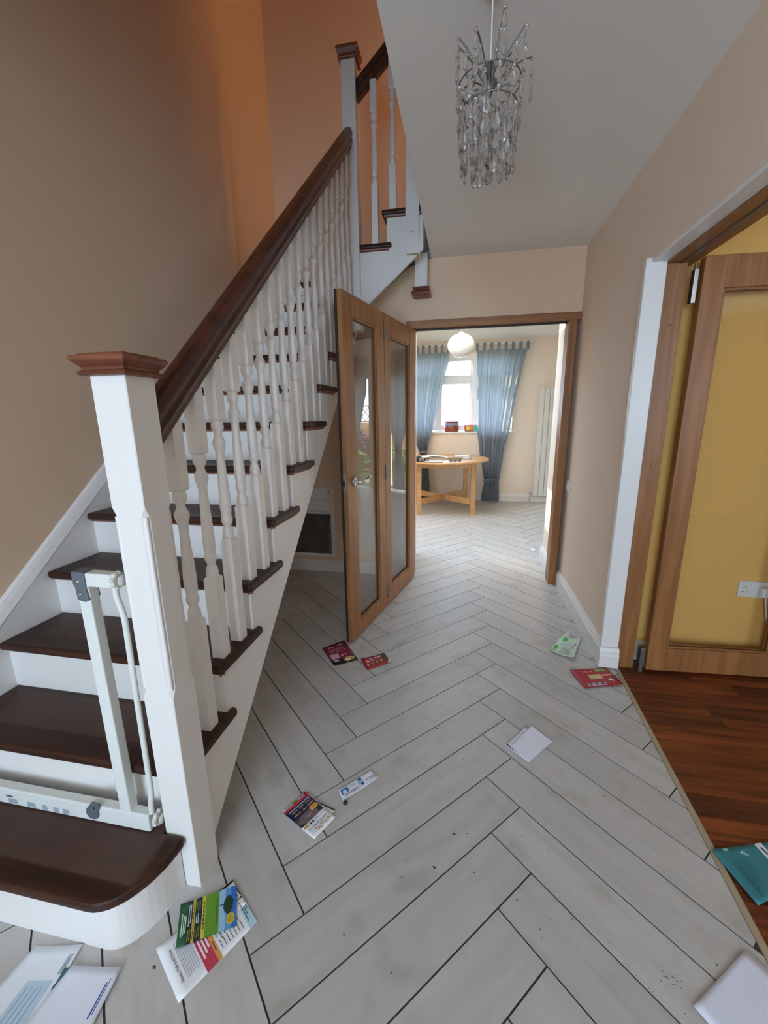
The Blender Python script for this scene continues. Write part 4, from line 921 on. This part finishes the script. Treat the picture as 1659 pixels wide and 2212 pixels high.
# ================================================================ POST AND LEAFLETS ON THE FLOOR
def text_mesh(txt):
    c = bpy.data.curves.new('lettering', 'FONT'); c.body = txt; c.size = 1.0; c.resolution_u = 2
    o = bpy.data.objects.new('lettering', c); COL.objects.link(o)
    me = bpy.data.meshes.new_from_object(o.evaluated_get(bpy.context.evaluated_depsgraph_get()))
    V = [(v.co.x, v.co.y) for v in me.vertices]; F = [tuple(p.vertices) for p in me.polygons]
    bpy.data.objects.remove(o); bpy.data.curves.remove(c); bpy.data.meshes.remove(me)
    xs = [v[0] for v in V]; ys = [v[1] for v in V]
    x0, x1 = min(xs), max(xs)
    return [((x-x0)/(x1-x0), y) for x, y in V], F, (x1-x0)
class Sheet:
    def __init__(s, name, label, cat, pts, base, z=0.0012, curl=0.003, seed=0, th=0.0006):
        s.p = pts; s.z = z; s.th = th; s.layer = 0
        rn = random.Random(seed); s.ph = [rn.uniform(0, 6.28) for _ in range(4)]; s.curl = curl; s.k = [rn.uniform(0.3, 1) for _ in range(4)]
        cx, cy = sum(p[0] for p in pts)/4, sum(p[1] for p in pts)/4
        s.root = thing(name, (cx, cy, 0), label, cat)
        s.base = s.grid(0, 0, 1, 1, 0, 10); o = s.base.build('sheet', base, s.root)
        md = o.modifiers.new('thickness', 'SOLIDIFY'); md.thickness = th; md.offset = 0
    def at(s, u, v, lift=0.0):
        a, b, c, d = s.p
        x = (1-u)*(1-v)*a[0] + u*(1-v)*b[0] + u*v*c[0] + (1-u)*v*d[0]
        y = (1-u)*(1-v)*a[1] + u*(1-v)*b[1] + u*v*c[1] + (1-u)*v*d[1]
        z = s.z + s.curl*(s.k[0]*(1-u)**3*(1-v)**2 + s.k[1]*u**3*(1-v)**2 + s.k[2]*u**3*v**3 + s.k[3]*(1-u)**2*v**3 + 0.15*math.sin(5*u+s.ph[0])**2)
        return (x, y, z + lift)
    def grid(s, u0, v0, u1, v1, lift, n):
        mb = MB()
        vs = [s.at(u0+(u1-u0)*i/n, v0+(v1-v0)*j/n, lift) for j in range(n+1) for i in range(n+1)]
        mb.add(vs, [(j*(n+1)+i, j*(n+1)+i+1, (j+1)*(n+1)+i+1, (j+1)*(n+1)+i) for j in range(n) for i in range(n)], True)
        return mb
    def up(s, step=0.00012): s.layer += 1; return 0.0004 + step*s.layer
    def patch(s, u0, v0, u1, v1, col, name='printed_block'):
        return s.grid(u0, v0, u1, v1, s.up(), 6).build(name, col, s.root)
    def poly(s, pts, col, name='printed_shape'):
        l = s.up(); return MB().add([s.at(u, v, l) for u, v in pts], [tuple(range(len(pts)))]).build(name, col, s.root)
    def disc(s, u, v, ru, rv, col, name='printed_disc', n=20, jag=0.0, seed=0):
        rn = random.Random(seed)
        return s.poly([(u + ru*math.cos(2*PI*i/n)*(1+rn.uniform(-jag, jag)), v + rv*math.sin(2*PI*i/n)*(1+rn.uniform(-jag, jag))) for i in range(n)], col, name)
    def text(s, txt, u, v, length, height, d, upv, col, name='lettering'):
        V, F, _ = text_mesh(txt); l = s.up()
        MB().add([s.at(u + d[0]*x*length + upv[0]*y*height, v + d[1]*x*length + upv[1]*y*height, l) for x, y in V], F).build(name, col, s.root)
    def lines(s, rows, col, name='small_print'):
        # rows of tiny unreadable print: (u0, v0, u1, v1) thin bars, one mesh
        l = s.up(); mb = MB()
        for u0, v0, u1, v1 in rows:
            mb.add([s.at(u0, v0, l), s.at(u1, v0, l), s.at(u1, v1, l), s.at(u0, v1, l)], [(0, 1, 2, 3)])
        mb.build(name, col, s.root)
WHITE = ink(232, 234, 238)
rn = random.Random(11)
# white leaflet under the green one
S = Sheet('leaflet', 'long white leaflet headed News, Milk and More, half under the green leaflet', 'leaflet', [(-0.7469, 0.6493), (-0.6226, 0.8245), (-0.5146, 0.7509), (-0.6199, 0.5696)], WHITE, 0.0012, 0.002, 1)
S.patch(0.34, 0, 0.48, 1, ink(190, 62, 84)); S.patch(0.48, 0, 0.53, 1, ink(222, 150, 80)); S.patch(0.90, 0, 1, 1, ink(178, 214, 224))
S.text('News, Milk and More', 0.125, 0.80, 0.60, 0.050, (0, -1), (-1, 0), ink(40, 44, 70))

S.lines([(0.365+i*0.04, 0.42+0.03*i, 0.388+i*0.04, 0.78-0.06*i) for i in range(3)], ink(245, 215, 225)); S.lines([(0.497, 0.62, 0.512, 0.80)], ink(150, 80, 40))
S.lines([(0.16+i*0.024, 0.12+0.05*rn.random(), 0.166+i*0.024, 0.86-0.1*rn.random()) for i in range(7)], ink(150, 158, 180))
S.lines([(0.56+i*0.045, 0.30+0.1*rn.random(), 0.567+i*0.045, 0.62+0.1*rn.random()) for i in range(7)] + [(0.57+i*0.045, 0.70, 0.577+i*0.045, 0.88) for i in range(7)], ink(60, 64, 80))
S.lines([(0.925+i*0.025, 0.2, 0.933+i*0.025, 0.85-i*0.12) for i in range(3)], ink(60, 64, 80))
# sheet with the black edge
S = Sheet('leaflet', 'white card with black lines peeping out behind the tree leaflet', 'leaflet', [(-0.668, 0.790), (-0.6366, 0.832), (-0.565, 0.785), (-0.597, 0.742)], WHITE, 0.0022, 0.003, 2)
S.patch(0, 0, 1, 0.07, ink(20, 22, 26)); S.patch(0.94, 0.30, 1, 0.62, ink(45, 80, 50)); S.patch(0.86, 0.66, 1, 0.72, ink(20, 22, 26)); S.patch(0, 0.07, 0.05, 1, ink(20, 22, 26))
# green tree-service leaflet on top
S = Sheet('leaflet', 'green and blue tree service leaflet with a tree picture near the newel post', 'leaflet', [(-0.7468, 0.7481), (-0.6166, 0.8219), (-0.5652, 0.7311), (-0.6933, 0.6563)], ink(35, 88, 58), 0.0048, 0.002, 3)
DK, YL = ink(28, 48, 50), ink(206, 190, 66)
S.patch(0.14, 0, 0.23, 1, DK); S.patch(0.23, 0, 0.275, 1, YL); S.patch(0.275, 0, 0.39, 1, DK); S.patch(0.39, 0, 0.453, 1, YL); S.patch(0.453, 0, 0.69, 1, ink(98, 150, 38)); S.patch(0.69, 0, 0.80, 1, ink(150, 196, 226)); S.patch(0.80, 0, 0.90, 1, ink(92, 152, 212)); S.patch(0.90, 0, 1, 1, ink(52, 108, 196))
S.disc(0.855, 0.42, 0.085, 0.23, ink(26, 62, 34), 'printed_tree', 40, 0.16, 4); S.poly([(0.69, 0.40), (0.70, 0.385), (0.79, 0.37), (0.79, 0.40)], ink(26, 40, 34), 'printed_trunk')
S.disc(0.895, 0.78, 0.075, 0.135, ink(212, 190, 60), 'printed_badge'); S.disc(0.895, 0.78, 0.055, 0.10, ink(176, 160, 44), 'printed_badge', 16, 0.2, 2)
S.text("Lee's Tree Services", 0.640, 0.14, 0.66, 0.042, (0, 1), (1, 0), ink(22, 62, 30))

S.lines([(0.412, 0.16+i*0.095, 0.432, 0.23+i*0.095) for i in range(7)] + [(0.247, 0.08+i*0.11, 0.258, 0.165+i*0.11) for i in range(8)], ink(40, 56, 32))
S.lines([(0.05+i*0.032, 0.28+0.04*i, 0.068+i*0.032, 0.80-0.03*i) for i in range(3)], ink(190, 226, 196))
S.lines([(0.165, 0.12, 0.18, 0.62), (0.195, 0.12, 0.21, 0.56), (0.295, 0.42, 0.31, 0.60), (0.325, 0.38, 0.34, 0.62)], ink(190, 200, 206))
S.lines([(0.165, 0.70, 0.18, 0.96), (0.195, 0.70, 0.21, 0.94), (0.295, 0.10, 0.305, 0.30), (0.322, 0.10, 0.332, 0.30), (0.348, 0.10, 0.358, 0.30), (0.295, 0.76, 0.307, 0.92), (0.325, 0.70, 0.337, 0.94), (0.352, 0.70, 0.364, 0.92)], ink(166, 158, 66))
# envelopes by the bottom step
S = Sheet('envelope', 'plain white envelope with a blue printed return line by the bottom step', 'envelope', [(-0.9269, 0.5788), (-0.8004, 0.5995), (-0.775, 0.415), (-0.950, 0.405)], ink(222, 228, 240), 0.0060, 0.004, 5)
S.lines([(0.86, 0.16, 0.885, 0.50), (0.90, 0.12, 0.915, 0.46)], ink(60, 76, 150)); 
S = Sheet('envelope', 'torn window envelope with teal marks lying against the bottom step riser', 'envelope', [(-1.062, 0.596), (-0.9400, 0.6215), (-0.915, 0.43), (-1.085, 0.40)], ink(224, 230, 236), 0.0016, 0.005, 6)
S.patch(0.42, 0.36, 0.86, 0.80, ink(182, 204, 220), 'address_window'); S.lines([(0.50+i*0.08, 0.42, 0.512+i*0.08, 0.76) for i in range(4)], ink(120, 140, 170))
S.disc(0.97, 0.42, 0.05, 0.05, ink(30, 88, 110)); S.patch(0.93, 0.24, 1, 0.38, ink(40, 96, 110)); S.disc(0.3, 0.93, 0.06, 0.06, ink(30, 84, 106)); S.lines([(0.86+i*0.03, 0.10, 0.872+i*0.03, 0.30) for i in range(3)], ink(60, 72, 80))
S = Sheet('envelope', 'pale green card corner showing under the white envelope', 'card', [(-0.85, 0.50), (-0.790, 0.512), (-0.772, 0.46), (-0.84, 0.45)], ink(206, 220, 206), 0.0014, 0.001, 7)
# paving leaflets
S = Sheet('leaflet', 'white leaflet with a green patch sticking out behind the paving leaflet', 'leaflet', [(-0.583, 1.068), (-0.537, 1.152), (-0.43, 1.09), (-0.47, 1.01)], WHITE, 0.0012, 0.002, 8)
S.patch(0.40, 0, 0.60, 0.10, ink(110, 160, 60)); S.patch(0.90, 0, 1.0, 0.08, ink(130, 30, 50)); S.lines([(0.72, 0.02, 0.86, 0.05)], ink(120, 130, 140))
S = Sheet('leaflet', 'white leaflet with a black dashed edge fanned out beside the paving leaflet', 'leaflet', [(-0.535, 1.140), (-0.4041, 1.1015), (-0.430, 1.02), (-0.56, 1.06)], WHITE, 0.0024, 0.002, 9)
S.patch(0.05, 0, 1, 0.05, ink(24, 26, 30))
S = Sheet('leaflet', 'paving leaflet with yellow phone numbers and a driveway picture', 'leaflet', [(-0.5765, 1.0546), (-0.5243, 1.1468), (-0.3932, 1.0751), (-0.4398, 0.9906)], WHITE, 0.0046, 0.003, 10)
S.patch(0, 0, 1, 0.065, ink(196, 54, 70)); S.patch(0, 0.065, 0.97, 0.36, ink(26, 28, 74)); S.patch(0, 0.36, 0.97, 0.61, ink(112, 96, 96)); S.patch(0.80, 0.36, 0.97, 0.61, ink(48, 52, 60)); S.poly([(0, 0.50), (0.25, 0.61), (0, 0.61)], ink(44, 38, 46)); S.poly([(0, 0.36), (0.30, 0.36), (0.02, 0.48), (0, 0.48)], ink(70, 60, 66))
S.patch(0.10, 0.105, 0.93, 0.125, ink(206, 212, 228)); NUM = ink(232, 196, 110)
S.text('0791 640 9991', 0.92, 0.150, 0.78, 0.075, (-1, 0), (0, 1), NUM); S.text('0800 781 6998', 0.92, 0.255, 0.78, 0.075, (-1, 0), (0, 1), NUM)
S.patch(0.66, 0.345, 0.93, 0.455, ink(240, 200, 120)); S.patch(0.68, 0.36, 0.91, 0.44, ink(222, 140, 40))
S.lines([(0.35, 0.47, 0.62, 0.482), (0.40, 0.50, 0.58, 0.51)], ink(190, 182, 182))
S.patch(0.02, 0.645, 0.22, 0.69, ink(190, 150, 40)); S.disc(0.30, 0.675, 0.04, 0.025, ink(60, 62, 80)); S.disc(0.41, 0.675, 0.04, 0.025, ink(40, 42, 60)); S.lines([(0.50, 0.665, 0.62, 0.68), (0.68, 0.665, 0.94, 0.675)], ink(90, 92, 110))
S.text('paving4you', 0.86, 0.765, 0.76, 0.075, (-1, 0), (0, 1), ink(92, 96, 130)); 
sq = [(0.88-0.62*i/40, 0.885 + 0.035*math.sin(i*0.95) - 0.02*math.cos(i*0.3)) for i in range(41)]; l_ = S.up()
MB().add([S.at(u_, v_+d_, l_) for u_, v_ in sq for d_ in (-0.016, 0.016)], [(2*i, 2*i+1, 2*i+3, 2*i+2) for i in range(40)]).build('printed_flourish', ink(186, 146, 44), S.root)
# small card and seed pod
S = Sheet('leaflet', 'narrow white card with two small blue pictures near the paving leaflet', 'card', [(-0.4164, 1.1797), (-0.3177, 1.2845), (-0.2811, 1.2583), (-0.3868, 1.1396)], ink(226, 228, 242), 0.0016, 0.005, 12)
S.patch(0.04, 0.12, 0.24, 0.55, ink(60, 110, 170)); S.disc(0.13, 0.40, 0.05, 0.16, ink(214, 222, 236)); S.patch(0.52, 0.05, 0.66, 0.60, ink(140, 180, 214)); S.disc(0.60, 0.16, 0.05, 0.1, ink(40, 60, 120)); S.disc(0.60, 0.66, 0.04, 0.1, ink(30, 46, 110))
S.lines([(0.10, 0.66, 0.46, 0.72), (0.30, 0.76, 0.48, 0.81), (0.70, 0.50, 0.95, 0.56), (0.84, 0.62, 0.98, 0.67), (0.28, 0.20, 0.46, 0.24), (0.28, 0.32, 0.46, 0.35)], ink(120, 128, 168))
tag(MB().lathe([(0.0001, 0.0008), (0.006, 0.001), (0.0085, 0.005), (0.006, 0.010), (0.002, 0.012), (0.0001, 0.0125)], -0.3764, 1.1333, 12).build('seed_pod', ink(34, 36, 26)), 'small round dark seed pod beside the narrow card', 'seed pod')
# pizza leaflet, red card
S = Sheet('leaflet', 'magenta pizza menu with food pictures at the foot of the open glass door', 'leaflet', [(-0.7921, 2.0764), (-0.6869, 2.1859), (-0.551, 1.9994), (-0.6684, 1.9188)], ink(140, 28, 66), 0.0014, 0.004, 13)
S.patch(0, 0, 1, 0.05, ink(34, 8, 16)); S.patch(0, 0, 0.14, 0.40, ink(108, 22, 48)); S.patch(0, 0.74, 1, 1, ink(40, 26, 26)); S.patch(0.60, 0.10, 1, 0.30, ink(96, 24, 50))
S.text('PIZZA&PIDES', 0.14, 0.32, 0.66, 0.13, (1, 0), (0, -1), ink(226, 170, 190)); S.lines([(0.12, 0.38, 0.70, 0.40), (0.74, 0.37, 0.84, 0.395)], ink(220, 160, 180))
S.poly([(0.18, 0.10), (0.42, 0.10), (0.40, 0.16), (0.24, 0.16)], ink(220, 176, 190)); S.poly([(0.60, 0.10), (0.80, 0.10), (0.80, 0.16), (0.60, 0.16)], ink(220, 176, 190))
S.patch(0.08, 0.47, 0.42, 0.72, ink(206, 170, 196)); S.disc(0.55, 0.62, 0.05, 0.032, ink(226, 190, 206)); S.disc(0.69, 0.62, 0.05, 0.032, ink(226, 190, 206))
S.disc(0.70, 0.85, 0.20, 0.11, ink(196, 170, 110), 'printed_food', 22, 0.2, 1); S.disc(0.66, 0.86, 0.10, 0.05, ink(232, 222, 190), 'printed_food', 14, 0.25, 2); S.disc(0.90, 0.82, 0.07, 0.05, ink(206, 186, 120), 'printed_food', 14, 0.2, 3); S.disc(0.22, 0.84, 0.16, 0.06, ink(40, 52, 48), 'printed_food', 14, 0.2, 4); S.disc(0.21, 0.81, 0.12, 0.03, ink(214, 216, 210), 'printed_food', 14, 0.2, 5)
S.disc(0.80, 0.92, 0.05, 0.03, ink(110, 130, 60), 'printed_food', 10, 0.2, 6)
S = Sheet('leaflet', 'small red food card lying beside the magenta menu', 'card', [(-0.5398, 2.0087), (-0.4186, 2.0879), (-0.3613, 2.0091), (-0.4796, 1.9126)], ink(160, 28, 34), 0.0014, 0.004, 14)
S.patch(0, 0, 1, 0.06, ink(60, 22, 22)); S.patch(0.80, 0, 1, 0.60, ink(54, 46, 34)); S.disc(0.92, 0.82, 0.09, 0.16, ink(226, 220, 212)); S.disc(0.88, 0.74, 0.06, 0.12, ink(50, 22, 26)); S.poly([(0.14, 0.20), (0.20, 0.20), (0.34, 0.44), (0.14, 0.50)], ink(214, 140, 136)); S.poly([(0.30, 0.14), (0.38, 0.10), (0.46, 0.40), (0.38, 0.44)], ink(170, 160, 206)); S.lines([(0.50, 0.14, 0.58, 0.26), (0.62, 0.12, 0.68, 0.26), (0.70, 0.10, 0.78, 0.24)], ink(230, 200, 196))
for i in range(7): S.disc(0.14+i*0.095, 0.68-0.02*i, 0.045, 0.09, ink(*((206, 170, 130), (70, 44, 28), (190, 150, 110), (90, 60, 40), (200, 160, 120), (120, 70, 40), (214, 180, 150))[i]), 'printed_food', 12, 0.25, i)
# red leaflet by the lounge threshold
S = Sheet('leaflet', 'red leaflet lying across the threshold by the lounge doorway', 'leaflet', [(0.5895, 2.09), (0.7893, 2.1495), (0.8247, 2.0097), (0.6284, 1.947)], ink(166, 40, 44), 0.0052, 0.003, 15)
S.patch(0.62, 0.03, 0.90, 0.20, ink(120, 160, 76)); S.patch(0.34, 0.34, 0.66, 0.60, ink(196, 176, 120)); S.patch(0.66, 0.38, 0.96, 0.46, ink(226, 150, 120)); S.patch(0.14, 0.80, 0.62, 0.94, ink(190, 180, 190))
for i in range(3): S.disc(0.22+i*0.16, 0.86, 0.05, 0.05, ink(66, 62, 80), 'printed_photo', 12, 0.2, i)
S.lines([(0.28, 0.14, 0.40, 0.17), (0.28, 0.19, 0.42, 0.22), (0.46, 0.12, 0.54, 0.20)], ink(214, 120, 116)); S.poly([(0.76, 0.66), (0.84, 0.62), (0.88, 0.76), (0.86, 0.80), (0.82, 0.70), (0.78, 0.78)], ink(232, 220, 214)); S.lines([(0.78, 0.86, 0.92, 0.89)], ink(214, 130, 126))
# green and white packet, torn open
GP = [(0.5159, 2.2662), (0.6077, 2.4122), (0.7350, 2.4400), (0.6323, 2.1924)]
S = Sheet('plastic_packet', 'torn pale green plastic packet lying by the right-hand baseboard', 'packet', GP, ink(206, 224, 200, 0.25), 0.0014, 0.030, 16)
S.patch(0.04, 0.06, 0.46, 0.22, ink(80, 176, 70, 0.25)); S.patch(0.80, 0.20, 0.97, 0.42, ink(90, 184, 84, 0.25)); S.patch(0.50, 0.22, 0.74, 0.62, ink(190, 214, 204, 0.2)); S.lines([(0.06+i*0.07, 0.36, 0.075+i*0.07, 0.80) for i in range(6)], ink(84, 110, 84)); S.patch(0.62, 0.82, 0.70, 0.90, ink(40, 48, 44)); S.lines([(0.46, 0.74+i*0.04, 0.60, 0.755+i*0.04) for i in range(3)], ink(60, 70, 64))
o = MB().add([(0.6077, 2.4122, 0.012), (0.6721, 2.4809, 0.030), (0.6727, 2.4422, 0.006), (0.640, 2.425, 0.020)], [(0, 1, 2, 3)]).build('torn_flap', ink(216, 228, 214, 0.25), S.root); o.modifiers.new('thickness', 'SOLIDIFY').thickness = 0.0006
# folded white paper in the middle of the floor
S = Sheet('folded_paper', 'folded blank white paper in the middle of the herringbone floor', 'paper', [(0.2037, 1.5045), (0.3000, 1.6243), (0.3880, 1.5450), (0.2890, 1.4316)], ink(226, 228, 240), 0.0014, 0.006, 17)
S.poly([(0.02, 0.03), (0.07, 0.03), (0.03, 0.62)], ink(24, 26, 44)); S.disc(0.12, 0.90, 0.02, 0.02, ink(120, 124, 140)); S.disc(0.05, 0.94, 0.02, 0.025, ink(90, 94, 110))
o = MB().add([(0.232, 1.500, 0.010), (0.3274, 1.6263, 0.012), (0.3983, 1.55, 0.010), (0.2900, 1.4325, 0.007)], [(0, 1, 2, 3)]).build('folded_half', ink(226, 228, 240), S.root); o.modifiers.new('thickness', 'SOLIDIFY').thickness = 0.0006
# teal brochure on the hardwood
S = Sheet('brochure', 'teal brochure lying on the red hardwood floor by the threshold', 'brochure', [(0.7957, 1.1793), (0.9868, 1.2381), (1.0150, 1.1300), (0.8368, 1.0331)], ink(52, 126, 138), 0.0062, 0.004, 18)
S.lines([(0.16+i*0.035, 0.30, 0.172+i*0.035, 0.92-0.05*i) for i in range(8)], ink(34, 92, 106)); S.patch(0.74, 0.0, 0.86, 0.40, ink(214, 222, 228)); S.poly([(0.78, 0.10), (0.81, 0.10), (0.83, 0.34), (0.80, 0.34)], ink(50, 70, 80)); S.poly([(0.40, 0.14), (0.46, 0.10), (0.52, 0.24), (0.46, 0.20)], ink(160, 204, 208)); S.disc(0.22, 0.04, 0.05, 0.03, ink(140, 190, 190))
# white sheet bottom of the picture
S = Sheet('paper_sheet', 'blank white sheet lying over the tiles nearest the hardwood threshold', 'paper', [(0.5583, 0.7820), (0.7403, 0.9191), (0.8064, 0.8489), (0.6200, 0.7000)], ink(222, 226, 242), 0.0046, 0.0015, 19)
# scrap in the dining room
o = MB().prism([(0.6815, 4.203), (0.7231, 4.2399), (0.7505, 4.1831), (0.7092, 4.1471)], 0.001, 0.003, 'z').build('paper_scrap', WHITE); tag(o, 'tiny white paper scrap on the dining room floor', 'paper')
# crumbs and dry leaf bits
sp = [(-0.0507, 0.9779), (0.0062, 1.0922), (-0.5932, 1.4698), (-0.7029, 1.5088), (-0.0775, 1.5522), (0.0999, 1.454), (0.035, 1.4023), (0.324, 1.4068), (0.2216, 1.125), (0.2384, 0.8735), (0.2387, 0.8543), (0.2708, 0.9026), (0.5512, 1.5293), (0.7234, 1.1656), (0.6564, 0.8764), (0.5354, 0.7674), (0.4078, 0.8756), (-0.1367, 0.7149), (-0.1436, 0.9322), (-0.1398, 0.9848), (-0.2745, 0.768), (0.068, 0.985), (0.2992, 1.0886), (-0.4521, 0.8708), (0.2012, 1.5712), (-0.044, 1.3007), (0.1861, 0.9328), (0.3278, 0.9141), (0.7354, 1.4019), (0.5338, 1.3274), (-0.7249, 0.617), (-0.6501, 1.4598), (0.0495, 1.1016), (0.3009, 1.5888)]
mb = MB()
for i, (x, y_) in enumerate(sp):
    a = rn.uniform(0, 6.28); L_ = 0.0065 if i in (0, 1, 4, 30) else rn.uniform(0.0018, 0.0042); q = L_*rn.uniform(0.3, 0.6); c, s = math.cos(a), math.sin(a)
    mb.add([(x+L_*c, y_+L_*s, 0.0006), (x-q*s, y_+q*c, 0.0010), (x-L_*c, y_-L_*s, 0.0006), (x+q*s, y_-q*c, 0.0004), (x, y_, 0.0026)], [(0, 1, 4), (1, 2, 4), (2, 3, 4), (3, 0, 4), (3, 2, 1, 0)])
for i in range(90):      # sandy crumbs trodden in two spots
    cx, cy = ((-0.1704, 1.4738), (0.5238, 0.83))[i % 2]; a = rn.uniform(0, 6.28); q = abs(rn.gauss(0, 0.03)); x, y_ = cx + q*math.cos(a)*1.5, cy + q*math.sin(a); r_ = rn.uniform(0.0006, 0.0014)
    mb.add([(x-r_, y_, 0.0003), (x, y_-r_, 0.0003), (x+r_, y_, 0.0003), (x, y_+r_, 0.0003), (x, y_, 0.0014)], [(0, 1, 4), (1, 2, 4), (2, 3, 4), (3, 0, 4), (3, 2, 1, 0)])
o = mb.build('leaf_crumbs', ink(46, 42, 38)); tag(o, 'scattered dark crumbs and dry leaf bits on the pale tiles', 'debris', kind='stuff')
